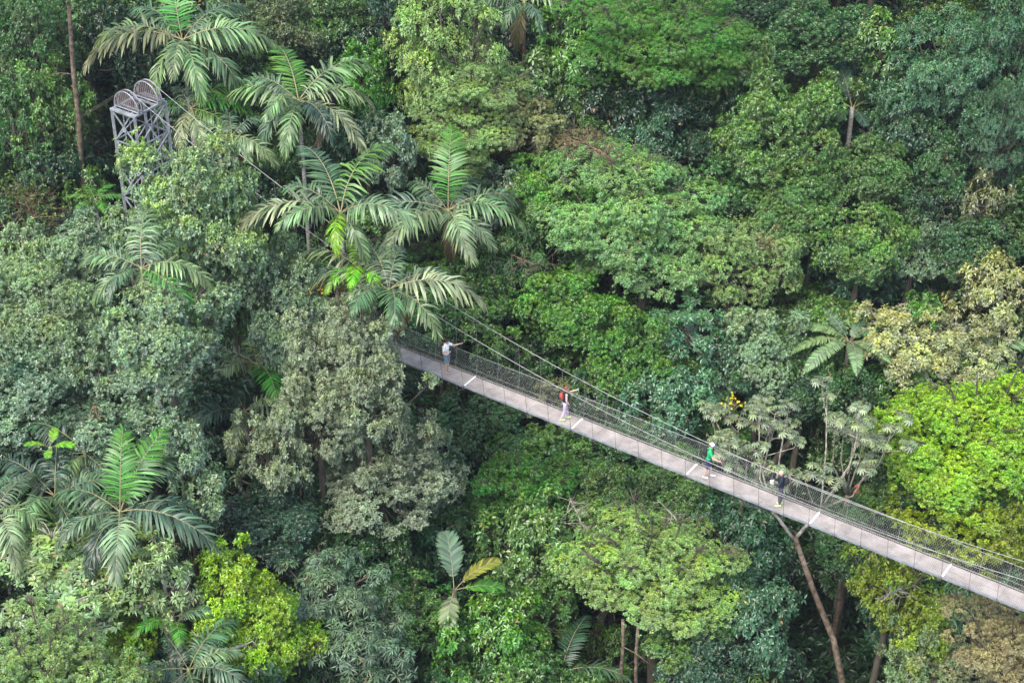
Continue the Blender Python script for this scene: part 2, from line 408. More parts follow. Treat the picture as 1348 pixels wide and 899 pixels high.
# undergrowth: low leaves all over the slope
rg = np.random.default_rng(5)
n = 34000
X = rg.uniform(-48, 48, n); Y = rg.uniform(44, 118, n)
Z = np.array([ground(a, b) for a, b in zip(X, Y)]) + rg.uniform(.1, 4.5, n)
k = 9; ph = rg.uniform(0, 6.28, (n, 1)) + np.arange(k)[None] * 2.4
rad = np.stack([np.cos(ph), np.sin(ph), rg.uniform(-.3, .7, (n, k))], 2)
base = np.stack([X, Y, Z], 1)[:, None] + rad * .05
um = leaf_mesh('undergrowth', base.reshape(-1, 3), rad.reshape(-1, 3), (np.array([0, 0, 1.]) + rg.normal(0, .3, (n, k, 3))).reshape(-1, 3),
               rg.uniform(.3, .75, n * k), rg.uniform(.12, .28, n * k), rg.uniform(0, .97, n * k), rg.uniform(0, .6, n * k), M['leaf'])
tag(link('undergrowth', um, color=(.020, .052, .022, .3)), kind='stuff')  # dark leaf colour also carries painted shade for the canopy gaps

# ------------------------------------------------------------------ suspension bridge
S0, S1 = -17.2, 42.0
def s_at(px, py): return float((on_z(px, py) - BA) @ BD)
SS = s_at(611, 508); PITCH_S = (s_at(1240, 758.5) - SS) / 20
def cable_h(s): return 1.08 + .00602 * (s - 21.5) ** 2
def cable_off(s, side):
    fl = .09 + .17 * sstep((6 - s) / 24)
    return -fl if side == 0 else DW + fl
bridge = link('suspension_bridge', None, loc=tuple(bp_(-17.2, DW / 2)), rot=(0, 0, BANG))
tag(bridge, 'narrow suspension footbridge with pinkish grey deck and wire net sides', 'bridge')
def BL(s, off, z): return (s + 17.2, off - DW / 2, z)          # bridge-local coordinates
stations = []
k0 = math.ceil((S0 - SS) / PITCH_S); k1 = math.floor((S1 - SS) / PITCH_S)
stations = [(k, SS + k * PITCH_S) for k in range(k0, k1 + 1)]
rr = random.Random(3)
for k, s in stations[:-1]:
    z = rr.uniform(-.004, .004); mb = MB(); y1 = DW / 2
    e = s + PITCH_S + .003
    mb.beam(BL(s + .008, .03 + (DW - .06) * .25, z), BL(e, .03 + (DW - .06) * .25, z), (DW - .06) * .5 - rr.choice((.003,.004,.022)), .035)
    mb.beam(BL(s + .008, .03 + (DW - .06) * .75, z + .003), BL(e, .03 + (DW - .06) * .75, z + .003), (DW - .06) * .5 - .003, .035)
    mb.build('deck_panel', M['deck'], bridge)
for k, s in stations:
    if k % 5 == 0:
        MB().beam(BL(s + .02, .02, .034), BL(s + .02, DW - .02, .034), .085, .012).build('joint_strip', M['white'], bridge)
for side, off in ((0, .0), (1, DW)):
    MB().beam(BL(S0, off, -.02), BL(S1, off, -.02), .055, .10).build('edge_beam', M['steel'] if side == 0 else M['dark_steel'], bridge)
for k, s in stations:
    MB().beam(BL(s, -.12, -.09), BL(s, DW + .12, -.09), .06, .08).build('cross_beam', M['dark_steel'], bridge)
NETH = 1.08
def net_y(off_side, z):
    fl = .16 * z / NETH
    return -.035 - fl if off_side == 0 else DW + .035 + fl
SWH = .95
for side in (0, 1):
    sg = -1 if side == 0 else 1
    pts = [BL(s, cable_off(s, side), cable_h(s)) for s in np.arange(-16.9, S1 + .1, .6)]
    MB().tube(pts, .0135, 6).build('main_cable', M['cable'], bridge, True)
    for hz in (.30, NETH):
        sag = lambda s, q: .02 * math.sin(q * 2 * math.pi)
        P = [BL(s, net_y(side, hz), hz - .012 * abs(math.sin((s - SS) / PITCH_S * math.pi))) for s in np.arange(S0 + .2, S1, .3)]
        MB().tube(P, .008 if hz < 1 else .012, 5).build('rail_cable', M['cable'], bridge, True)
    # chain-link net: two families of diagonal wires
    mb = MB(); st = .105
    for i in range(int((S1 - S0 - .2) / st)):
        s = S0 + .1 + i * st
        for dirn in (1, -1):
            P = []
            for q in (0, .5, 1):
                z = q * NETH; ss = s + dirn * (q - .5) * NETH * .55
                if ss < S0: ss = S0
                P.append(BL(ss, net_y(side, z) + .003 * dirn, z))
            mb.tube(P, .0022, 3, cap=False)
    mb.build('side_net', M['net'], bridge)
    for k, s in stations:
        top = cable_h(s); y_t = cable_off(s, side)
        MB().tube([BL(s, net_y(side, 0), -.1), BL(s, net_y(side, NETH), NETH * .98), BL(s, y_t, top)], .0075, 5).build('hanger', M['dark_steel'] if side == 0 else M['cable'], bridge)
mb = MB()
for i in range(int((S1 - S0 - .3) / .06)):
    s = S0 + .15 + i * .06
    mb.tube([BL(s, DW + .045, -.06), BL(s + (.05 if i % 2 else -.05), DW + .075, .30)], .0045, 3, cap=False)
mb.build('toe_net', M['dark_steel'], bridge)
# ------------------------------------------------------------------ tower
TW, TD, TZ = 2.2, 1.55, 8.9
tw = link('bridge_tower', None, loc=tuple(bp_(-17.2, DW / 2)), rot=(0, 0, BANG))
tag(tw, 'grey steel lattice tower topped by two saddle wheels, holding up the footbridge cables', 'tower')
tb = ground(*bp_(-17.2)[:2]) - .3
cor = [(-TD / 2, -TW / 2), (TD / 2, -TW / 2), (TD / 2, TW / 2), (-TD / 2, TW / 2)]
for cx, cy_ in cor:
    m = MB(); m.beam((cx, cy_, tb), (cx, cy_, TZ - .06), .13, .13); m.build('leg', M['steel'], tw)
BAY = 1.62
nb = int((TZ - tb) / BAY)
for (a, b) in ((0, 1), (1, 2), (2, 3), (3, 0)):
    A = np.array([*cor[a], 0.]); B = np.array([*cor[b], 0.]); m = MB(); nrm = np.array([(A + B)[0], (A + B)[1], 0]); nrm /= np.linalg.norm(nrm)
    for i in range(nb):
        z1 = TZ - .1 - i * BAY; z0 = z1 - BAY
        u = (B - A) / np.linalg.norm(B - A) * .07
        a0 = A + u; b0 = B - u
        Z = lambda p, z: p + np.array([0, 0, z])
        m.beam(Z(a0, z0), Z(b0, z0), .06, .06)
        m.beam(Z(a0, z1 - .06) - nrm * .02, Z(b0, z0 + .06) - nrm * .02, .07, .05)
        m.beam(Z(b0, z1 - .06) + nrm * .03, Z(a0, z0 + .06) + nrm * .03, .07, .05)
        mid = (a0 + b0) / 2
        m.beam(Z(mid, z1) + nrm * .005, Z(mid, z0) + nrm * .005, .05, .045)
        m.beam(Z(mid - u * 2.0, (z0 + z1) / 2) + nrm * .065, Z(mid + u * 2.0, (z0 + z1) / 2) + nrm * .065, .26, .012, up=(0, 0, 1)) if False else None
        # gusset plate where the diagonals cross
        t = u / np.linalg.norm(u); c = Z(mid, (z0 + z1) / 2) + nrm * .062
        Vp = [c + t * .15 * math.cos(q) + np.array([0, 0, .15 * math.sin(q)]) + nrm * e for e in (0, .012) for q in np.arange(8) * math.pi / 4 + .39]
        m.add(Vp, [tuple(range(7, -1, -1)), tuple(range(8, 16))] + [(j, (j + 1) % 8, 8 + (j + 1) % 8, 8 + j) for j in range(8)])
    m.build('lattice_bracing', M['steel'], tw)
m = MB()
for (a, b) in ((0, 1), (2, 3)):
    m.beam((cor[a][0] - .08, cor[a][1], TZ), (cor[b][0] + .08, cor[b][1], TZ), .11, .10)
for (a, b) in ((1, 2), (3, 0)):
    m.beam((cor[a][0], cor[a][1] + math.copysign(.075, cor[b][1] - cor[a][1]), TZ), (cor[b][0], cor[b][1] - math.copysign(.075, cor[b][1] - cor[a][1]), TZ), .11, .098)
for y in (-.95, -.45, .45, .95):
    m.beam((-TD / 2 + .075, y, TZ - .01), (TD / 2 - .075, y, TZ - .01), .08, .09)
m.build('top_frame', M['steel'], tw)
for y in (-.70, .70):
    wr = .82; zc = TZ + .12
    m = MB()
    for dy in (-.13, .13):
        m.tube([(wr * math.cos(a), y + dy, zc + wr * 1.12 * math.sin(a)) for a in np.linspace(-.08, math.pi + .08, 22)], .03, 6)
        m.beam((-wr, y + dy, zc - .02), (wr, y + dy, zc - .02), .05, .06)
    wheel = m.build('saddle_wheel', M['steel'], tw, True)
    m = MB()
    for dy in (-.13, .13):
        for i in range(12):
            x = -wr + .08 + i * (2 * wr - .16) / 11; h = wr * 1.1 * math.sqrt(max(0, 1 - (x / wr) ** 2))
            m.beam((x, y + dy, zc), (x, y + dy, zc + h), .045, .018)
    m.build('saddle_slats', M['slat'], wheel)
    P = [(wr * math.cos(a) * 1.03, y, zc + wr * 1.16 * math.sin(a)) for a in np.linspace(.9, math.pi - .7, 10)]
    m = MB(); m.tube(P, .020, 6)
    e = np.array([-12.5, y * 1.4, TZ - 7.4])
    m.tube([P[-1], P[-1] + (e - np.array(P[-1])) * .5 + np.array([0, 0, -.15]), e], .011, 5)
    m.build('backstay_cable', M['dark_steel'], tw, True)
# stay rods from the tower down to the deck
# ------------------------------------------------------------------ broadleaf trees the photo shows
def T(px, py, rx, ry, style, colr, young, label, za=None, dz=0.0, **kw):
    if za is not None:
        p = on_z(px, py, za); dz = za - canopy(p[0], p[1])
    return tree(px, py, rx, ry, style, colr, young, label, dz=dz, **kw)
TREES = [
 # --- left side, near the tower
 (260,284, 80, 82,'puff','graygreen',1.0,'rounded grey-green tree with bright yellow tips hiding the foot of the lattice tower',dict(za=8.5)),
 (112,345, 66, 50,'puff','bluegray',.5,'grey-green tree between the left palm and the brown bare bushes',dict(dz=.5)),
 (282,362, 60, 48,'puff','graygreen',.6,'lower grey-green crown under the tower tree, left of the silvery one',dict(za=4.5)),
 (572,424, 40, 34,'puff','mid',.4,'dark green tree in the gap behind the palm fronds over the bridge end',dict(za=-3.0)),
 (478,512, 54, 52,'fine','grayolive',.4,'middle crown of the olive-grey trees, between the bridge end and the pale pointing one',dict(za=3.0)),
 (238,588, 40, 36,'puff','bluegray',.4,'small grey-green tree just right of the upright bright fronds',dict(dz=2.8)),
 (130,478, 50, 44,'puff','bluegray',.5,'grey-green tree between the broad mid-left one and the domed one',dict(dz=1.0)),
 (166,305, 32, 30,'puff','graygreen',.6,'small grey-green crown at the left foot of the lattice tower',dict(za=5.5)),
 (1325,635, 50, 46,'fine','lime',.4,'lower lime-green crown at the right edge under the huge dome',dict(dz=1.5)),
 (18,345, 46, 44,'puff','graygreen',.6,'small grey-green tree cut by the left edge, beside the brown bushes',{}),
 (62,430, 92, 80,'puff','graygreen',.7,'broad grey-green tree at mid-left with scattered yellowish tips',{}),
 (218,438, 78, 62,'puff','bluegray',.75,'domed grey-green tree just below the palm left of centre, with pink leaf tufts on it',dict(za=6.5)),
 (40,535, 84, 60,'puff','bluegray',.3,'wide dull grey-green tree at the left edge above the dark palm fronds',dict(dz=-.5)),
 (190,545, 82, 58,'puff','bluegray',.35,'shaded grey-green tree above the big palm with the upright bright frond',dict(dz=-.8)),
 (306,375, 44, 52,'puff','leafy',1.0,'small tree with vivid yellow new leaves below the tower tree',dict(za=1.5)),
 (378,400, 62, 62,'puff','bluegray',.5,'round silvery-green tree beside the orange flower spike',dict(za=3.6)),
 (458,456, 68, 56,'fine','grayolive',.35,'big olive-grey tree hiding the near end of the bridge deck',dict(za=4.0)),
 (418,545, 62, 62,'fine','grayolive',.3,'left lobe tree of olive-grey foliage below the bridge end',dict(za=1.5)),
 (512,548, 56, 62,'fine','grayolive',.4,'olive-grey tree with pale leaf edges beside the dark gap under the deck',dict(za=.3)),
 (568,622, 44, 46,'fine','grayolive',.45,'pale grey-green tree pointing into the dark gap below the white-shirted person',dict(dz=-.2)),
 (500,640, 84, 62,'fine','grayolive',.15,'shaded grey-brown tree in the middle of the lower left',dict(dz=1.2)),
 (352,598, 50, 52,'fine','grayolive',.4,'small rounded grey tree between the dark green palm and the olive-grey tree',dict(dz=1.2)),
 (262,648, 42, 40,'bigleaf','graygreen',.6,'small tree with large pale bluish leaves right of the upright bright frond',dict(dz=1)),
 (108,755, 92, 52,'rosette','sage',.7,'wide pale sage tree with star-shaped leaf rosettes in the lower left',dict(dz=.5)),
 (215,760, 44, 46,'rosette','sage',.55,'grey-sage rosette tree touching the yellow-green tree',dict(dz=1.0)),
 (58,876, 86, 50,'fine','palegreen',.5,'pale fine-leaved tree filling the bottom left corner',dict(dz=2.5)),
 (160,898, 50, 34,'fine','palegreen',.6,'low pale olive tree at the bottom edge beside the corner tree',dict(dz=2.2)),
 (300,768, 54, 44,'puff','yellow',.6,'upper yellow-green tree above the thick mossy fallen branch',dict(dz=.5)),
 (345,838, 72, 62,'puff','yellow',.5,'vivid yellow-green tree at the bottom, largest of the yellow ones on the left',dict(dz=-.5)),
 (168,838, 48, 34,'puff','yellow',.3,'low yellow-green tree in shade under the pale sage rosettes',dict(dz=-1.8)),
 (428,770, 74, 48,'droop',(.10,.165,.10),.3,'grey-green tree with hanging finger-like leaves, upper one at the lower left centre',dict(dz=.2)),
 (480,848, 82, 62,'droop',(.10,.165,.10),.3,'large grey-green tree with hanging finger-like leaves at the bottom edge',dict(dz=.2)),
 (440,700, 80, 56,'puff','mid',.2,'dark green shaded tree under the olive-grey trees',dict(dz=-2)),
 (505,740, 52, 56,'puff','mid',.3,'dark green bushy tree left of the four-leaved fan palm',dict(dz=-2)),
 (348,688, 66, 46,'puff','darkblue',.1,'very dark tree in the shade right of the big palm',dict(dz=-2)),
 # --- centre bottom
 (648,846, 66, 54,'bigleaf','bright',.8,'bright leafy tree at the bottom below the four-leaved fan palm',dict(dz=.5)),
 (712,800, 46, 42,'puff','leafy',.4,'mid-green tree between the bright leafy tree and the big yellow-green crown',dict(dz=-1.5)),
 (690,640, 66, 30,'layer','vivid',.5,'flat-topped vivid green tree in the gap below the deck',dict(dz=0)),
 (715,715, 72, 56,'bigleaf','leafy',.6,'dark leafy tree with yellow-green tops under the bare twigs',dict(dz=.2)),
 (668,745, 50, 56,'bigleaf','deep',.3,'very dark large-leaved tree right of the four-leaved fan palm',dict(dz=-2.5)),
 (640,555, 62, 42,'puff','mid',.3,'dark green tree under the deck below the white-shirted person',dict(dz=-.8)),
 (715,590, 50, 34,'puff','leafy',.7,'olive-green tree under the deck below the red backpack',dict(dz=-.5)),
 (808,655, 56, 44,'puff','leafy',.6,'yellowish green tree below the deck, left above the largest yellow-green crown',dict(dz=.2)),
 (885,655, 60, 44,'puff','leafy',.4,'green tree with bare white twigs just below the green-shirted person',dict(dz=-.3)),
 (835,590, 58, 36,'puff','mid',.3,'shaded green tree under the deck between the second and third person',dict(dz=-1.5)),
 (868,745,102, 66,'layer','palegreen',.95,'largest yellow-green domed crown at bottom centre with pale twin trunks below it',dict(dz=1.5)),
 (800,720, 60, 46,'bigleaf','leafy',.7,'yellow-green shoulder crown on the left of the largest domed crown',dict(dz=.8)),
 (905,815, 66, 44,'puff','leafy',.6,'mid-green lower crown at the right foot of the largest domed crown',dict(dz=-.5)),
 (985,815, 60, 56,'bigleaf','bluegreen',.2,'blue-green large-leaved tree left of the leaning mossy trunk',dict(dz=-.8)),
 (975,705, 62, 48,'bigleaf','bluegreen',.3,'blue-green tree just below the deck under the fourth person',dict(dz=-1)),
 (930,870, 62, 50,'puff','darkblue',.15,'dark blue-green tree at the bottom edge left of the leaning trunk',dict(dz=-2)),
 (1022,888, 38, 38,'bigleaf','darkblue',.1,'dark tree at the bottom edge touching the leaning trunk',dict(dz=-5)),
 (808,868, 42, 42,'vine','leafy',.4,'vine-covered green tree by the pale twin trunks at the bottom',dict(dz=-5)),
 # --- right bottom
 (1120,700, 56, 44,'puff','mid',.4,'dark green tree under the deck right of the mossy trunk fork',dict(dz=-1.8)),
 (1178,762, 58, 48,'layer','olive',.9,'olive-yellow tree poking out below the deck at lower right',dict(dz=1)),
 (1245,790, 50, 48,'layer','olive',.5,'brownish olive tree under the right end of the deck',dict(dz=-2.5)),
 (1215,835, 46, 40,'puff','olive',.5,'yellow-olive tree low under the bridge, left of the straw-coloured tree',dict(dz=-.2)),
 (1180,818, 44, 50,'puff','bluegreen',.25,'blue-green tree right of the leaning mossy trunk',dict(dz=-2.5)),
 (1205,868, 48, 46,'fine','sage',.3,'soft pale sage tree at the bottom right of the leaning trunk',dict(dz=-.6)),
 (1318,838, 68, 52,'fine','straw',.4,'straw-coloured tree in the bottom right corner over the end of the deck',dict(za=-2.2)),
 (1255,880, 48, 34,'fine','khaki',.3,'low khaki tree at the bottom edge beside the straw-coloured tree',dict(dz=-.5)),
 # --- right, behind the bridge
 (1284,572,110, 74,'puff','lime',.8,'huge lime-green domed tree at the right edge behind the bridge',dict(dz=3)),
 (1200,600, 52, 50,'puff','lime',.5,'left shoulder of lime-green foliage, separate crown behind the net',dict(dz=1)),
 (1276,664, 84, 54,'layer','olive',.95,'mustard-olive tree directly behind the net under the lime dome',dict(dz=.6)),
 (1170,660, 40, 30,'puff','leafy',.5,'small green tree behind the net left of the mustard-olive tree',dict(dz=-1)),
 (1340,700, 44, 46,'layer','olive',.4,'brownish olive tree behind the net at the right edge',dict(dz=.3)),
 (1190,440, 66, 38,'rosette','khaki',.9,'spreading khaki tree with reddish-yellow leaves right of the tree fern',dict(dz=1.2)),
 (1262,462, 60, 34,'rosette','khaki',.5,'lower khaki-grey crown above the lime dome',dict(dz=.5)),
 (1312,392, 52, 46,'bigleaf','khaki',.8,'khaki-brown tree at the right edge above the lime dome',dict(dz=.8)),
 (1215,410, 32, 24,'bigleaf','bright',.7,'small fresh green crown rising out of the khaki tree',dict(dz=2)),
 (968,345, 78, 58,'fine','palegreen',.45,'pale grey-green fine-leaved tree behind the bridge, right of the mint layered tree',dict(dz=1.2)),
 (1012,330, 44, 34,'fine','khaki',.4,'beige-green outer crown of fine pale leaves pointing right',dict(dz=1.2)),
 (1000,455, 62, 48,'puff','graygreen',.4,'dull green tree left of the tree fern',dict(dz=-.2)),
 (1060,500, 56, 46,'puff','mid',.3,'dark green tree below the tree fern fronds',dict(dz=-1.5)),
 (905,428, 44, 34,'rosette','teal',.4,'blue-green tree with large starry leaf rosettes above the bridge',dict(dz=.8)),
 (880,520, 58, 44,'bigleaf','teal',.3,'blue-green large-leaved tree just behind the far net',dict(dz=-.8)),
 (945,480, 54, 46,'bigleaf','bluegreen',.2,'dark blue-green tree between the rosette tree and the bridge',dict(dz=-2)),
 (818,455, 62, 52,'puff','bright',.7,'bright green tree above the far cable near the second person',dict(dz=.4)),
 (742,400, 64, 48,'puff','bright',.75,'bright green bushy tree above both main cables',dict(dz=.8)),
 (640,400, 42, 34,'puff','mid',.8,'green tree right of the big palm where the cables start',dict(dz=0)),
 (648,455, 46, 36,'puff','leafy',.6,'leafy tree seen between the two main cables right of the white-shirted person',dict(dz=-1)),
 (710,475, 48, 38,'puff','mid',.3,'shaded tree between the two cables in the middle',dict(dz=-2.5)),
 (775,505, 46, 34,'puff','leafy',.7,'yellow-green tree behind the net beside the second person',dict(dz=-1.8)),
 (700,515, 46, 28,'fine','khaki',.3,'khaki tree seen through the net left of the second person',dict(dz=-1.5)),
 (690,335, 60, 46,'droop','mid',.5,'tree with drooping leaflets and bare reddish branches right of the palms',dict(dz=0)),
 (718,255, 54, 44,'puff','bright',.95,'yellow-green tree left of the mint layered tree',dict(dz=1)),
 (818,262,104, 54,'layer','mint',.7,'wide mint-green tree with flat layered branches in the upper centre',dict(dz=2.2)),
 (850,325, 80, 40,'layer','mint',.4,'lower mint-green layered crown reaching towards the bridge',dict(dz=1.2)),
 (765,205, 50, 30,'fine','brown',.3,'tree with brownish dry foliage above the mint layered tree',dict(dz=1)),
 # --- centre top
 (590,62, 76, 74,'layer','palegreen',.7,'tall pale green tree at the top left of centre',dict(dz=2.5)),
 (622,125, 82, 56,'layer','palegreen',.55,'broad pale green layered tree below the tall one',dict(dz=2)),
 (685,165, 56, 38,'fine','khaki',.5,'khaki-green tree at the lower right of the pale layered tree',dict(dz=1.2)),
 (480,112, 46, 46,'puff','vivid',.5,'vivid emerald tree between the palms and the tall pale tree',dict(dz=-.5)),
 (512,200, 42, 42,'puff','bluegray',.4,'small bluish-grey tree behind the palm fronds',dict(dz=.3)),
 (600,188, 54, 30,'layer','palegreen',.8,'flat yellow-green crown just above the upright bright palm frond',dict(dz=1.5)),
 (648,262, 46, 40,'puff','bluegray',.4,'dull tree behind the right-hand palm fronds',dict(dz=-1.2)),
 (785,55, 66, 52,'bigleaf','bright',.8,'glossy bright green tree under the top palm frond',dict(dz=.4)),
 (762,118, 50, 44,'puff','leafy',.6,'dark tree with a few yellow-green shoots below the glossy one',dict(dz=-.8)),
 (868,40,104, 52,'feather','bright',.55,'feathery soft green tree at the top, right of the glossy bright tree',dict(dz=3)),
 (862,112, 62, 42,'rosette','darkblue',.2,'dark blue-grey tree around the thin pale trunk',dict(dz=-.5)),
 (800,160, 54, 46,'puff','deep',.3,'very dark green tree in the upper centre gap',dict(dz=-2)),
 (862,195, 44, 42,'puff','bluegreen',.2,'dark rounded tree beside the foot of the thin pale trunk',dict(dz=-1)),
 (910,185, 50, 50,'puff','deep',.3,'very dark tree behind the mint layered tree',dict(dz=-1.5)),
 # --- right top
 (1018,170, 78, 66,'puff','leafy',.75,'domed mid-green tree with yellowish top in the upper right',dict(dz=1.5)),
 (1048,245, 80, 50,'puff','leafy',.4,'broad green tree right below the domed mid-green one',dict(dz=.5)),
 (955,250, 54, 46,'puff','mid',.3,'dark green tree right of the mint layered tree',dict(dz=-.8)),
 (1140,225, 62, 46,'puff','leafy',.35,'dull green tree in the middle of the upper right',dict(dz=.3)),
 (1030,292, 62, 38,'puff','leafy',.5,'low green tree above the pale grey-green fine-leaved one',dict(dz=0)),
 (1135,322, 66, 52,'puff','leafy',.9,'tree with lime-coloured patches and purplish-grey leaves below the dull green one',dict(dz=.8)),
 (1205,330, 48, 42,'fine','graygreen',.3,'greyish tree right of the lime-patched one',dict(dz=-.3)),
 (1255,85, 76, 66,'layer','teal',.35,'tall blue-green layered tree in the top right',dict(dz=2.5)),
 (1325,52, 60, 70,'layer','teal',.5,'blue-green layered tree in the top right corner',dict(dz=2.5)),
 (1318,175, 56, 60,'feather','bluegreen',.3,'soft blue-green feathery tree at the right edge under the corner tree',dict(dz=1)),
 (1235,245, 56, 52,'puff','mid',.2,'dark green tree below the tall blue-green layered one',dict(dz=-1)),
 (1300,262, 44, 40,'bigleaf',(.105,.12,.055),.4,'olive-brown large-leaved tree at the right edge halfway up',dict(dz=.2)),
 (1278,325, 60, 44,'puff','mid',.2,'shady green tree above the khaki-brown one at the right edge',dict(dz=-.6)),
 (1160,62, 46, 48,'bigleaf','leafy',.95,'yellow-green leafy tree left of the tall blue-green layered one',dict(dz=.8)),
 (1065,45, 72, 52,'puff','mid',.4,'dark green tree at the top between the feathery tree and the yellow-green one',dict(dz=.5)),
 (985,92, 50, 46,'puff','leafy',.6,'speckled green tree below the feathery crown',dict(dz=.3)),
 (935,108, 44, 46,'puff','leafy',.6,'olive speckled tree under the right end of the feathery crown',dict(dz=-.2)),
 (1190,165, 42, 36,'bigleaf','darkblue',.1,'dark purplish-green tree right of the dark palm',dict(dz=-.8)),
 (1000,8, 46, 34,'puff','deep',.3,'dark tree cut by the top edge right of the feathery tree',dict(dz=.5)),
 # --- left top
 (40,55, 62, 62,'vine','mid',.5,'tall vine-draped tree in the top left corner',dict(dz=1)),
 (70,150, 50, 62,'vine','leafy',.55,'hanging curtain of green vines left of the thin mossy trunk',dict(dz=.5)),
 (18,165, 44, 60,'vine','mid',.3,'dark vine-covered tree at the left edge level with the tower top',dict(dz=.3)),
 (122,272, 36, 40,'bigleaf','leafy',.9,'yellow-green shrub with strap leaves at the foot of the mossy trunk',dict(dz=-1)),
 (165,60, 44, 60,'puff','deep',.2,'very dark tree behind the top left palm',dict(dz=-1.5)),
 (375,30, 50, 42,'puff',(.085,.12,.05),.4,'olive tree at the top edge between the two upper palms',dict(dz=.5)),
 (430,22, 46, 42,'puff','leafy',.3,'dark olive tree at the top edge right of the upper palms',dict(dz=.3)),
 (505,25, 34, 52,'puff','darkblue',.1,'dark blue-green tree at the top edge left of the tall pale tree',dict(dz=-.5)),
 (320,110, 46, 50,'puff','deep',.2,'dark tree behind the tower between the two upper palms',dict(dz=-2.5)),
 (330,250, 44, 44,'puff','deep',.3,'dark tree in the gap crossed by the cable right of the tower tree',dict(dz=-3.5)),
 (420,215, 44, 44,'puff','mid',.3,'green tree behind the trunks of the middle palms',dict(dz=-2.5)),
]
for a in TREES:
    kf = 1.07 if a[0] > 880 and a[1] < 350 else 1.22
    T(a[0], a[1], a[2] * kf, a[3] * kf, *a[4:8], **a[8])
# bare brown bushes at the far left
def bare_bush(px, py, r, label, dz, seed, leafc=(.06, .10, .03)):
    p, t = on_canopy(px, py, dz); g = ground(p[0], p[1]); rg = np.random.default_rng(seed)
    root = link('bare_bush', None, loc=(p[0], p[1], g)); tag(root, label, 'bush', 'bare brown bushes on the left')
    h = p[2] - g; mb = MB()
    mb.tube([(0, 0, -.3), (.2, .1, h * .5), (0, 0, h - r)], [.12, .09, .07], 6)
    for i in range(90):
        v = unit(rg.normal(size=3)); v[2] = abs(v[2]) * .6; s0 = np.array([0, 0, h - r]) + v * r * .3 * rg.random()
        q = s0 + v * r * rg.uniform(.7, 1.4) + np.array([0, 0, rg.uniform(-.5, .3)])
        m = (s0 + q) / 2 + rg.normal(0, .25, 3)
        mb.tube([s0, m, q, q + rg.normal(0, .25, 3) - [0, 0, .3]], [.03, .022, .015, .006], 4)
        for _ in range(3):
            e = m + rg.normal(0, .5, 3); mb.tube([m, (m + e) / 2 + rg.normal(0, .1, 3), e], [.014, .01, .005], 3)
    mb.build('twigs', M['brown_twig'], root)
    n = 260; B = np.array([0, 0, h - r * .6]) + rg.normal(0, r * .5, (n, 3)); k = 5
    ph = rg.uniform(0, 6.28, (n, k)); d = np.stack([np.cos(ph), np.sin(ph), rg.uniform(-.6, .5, (n, k))], 2)
    lm = leaf_mesh('leaves', np.repeat(B, k, 0), d.reshape(-1, 3), rg.normal(size=(n * k, 3)) + [0, 0, 1.5], rg.uniform(.12, .25, n * k), rg.uniform(.06, .1, n * k), rg.uniform(0, .97, n * k), rg.uniform(0, 1, n * k), M['leaf'])
    link('leaves', lm, root, color=(*leafc, .6))
M['brown_twig'] = noise_mat('brown_dry_twigs', (.09, .055, .035), (.22, .15, .10), 5, .9)
bare_bush(30, 240, 1.7, 'bare brown twiggy bush at the left edge, upper one', .2, 1)
bare_bush(48, 290, 1.6, 'bare brown twiggy bush under the other, above the grey-green trees', -.2, 2)

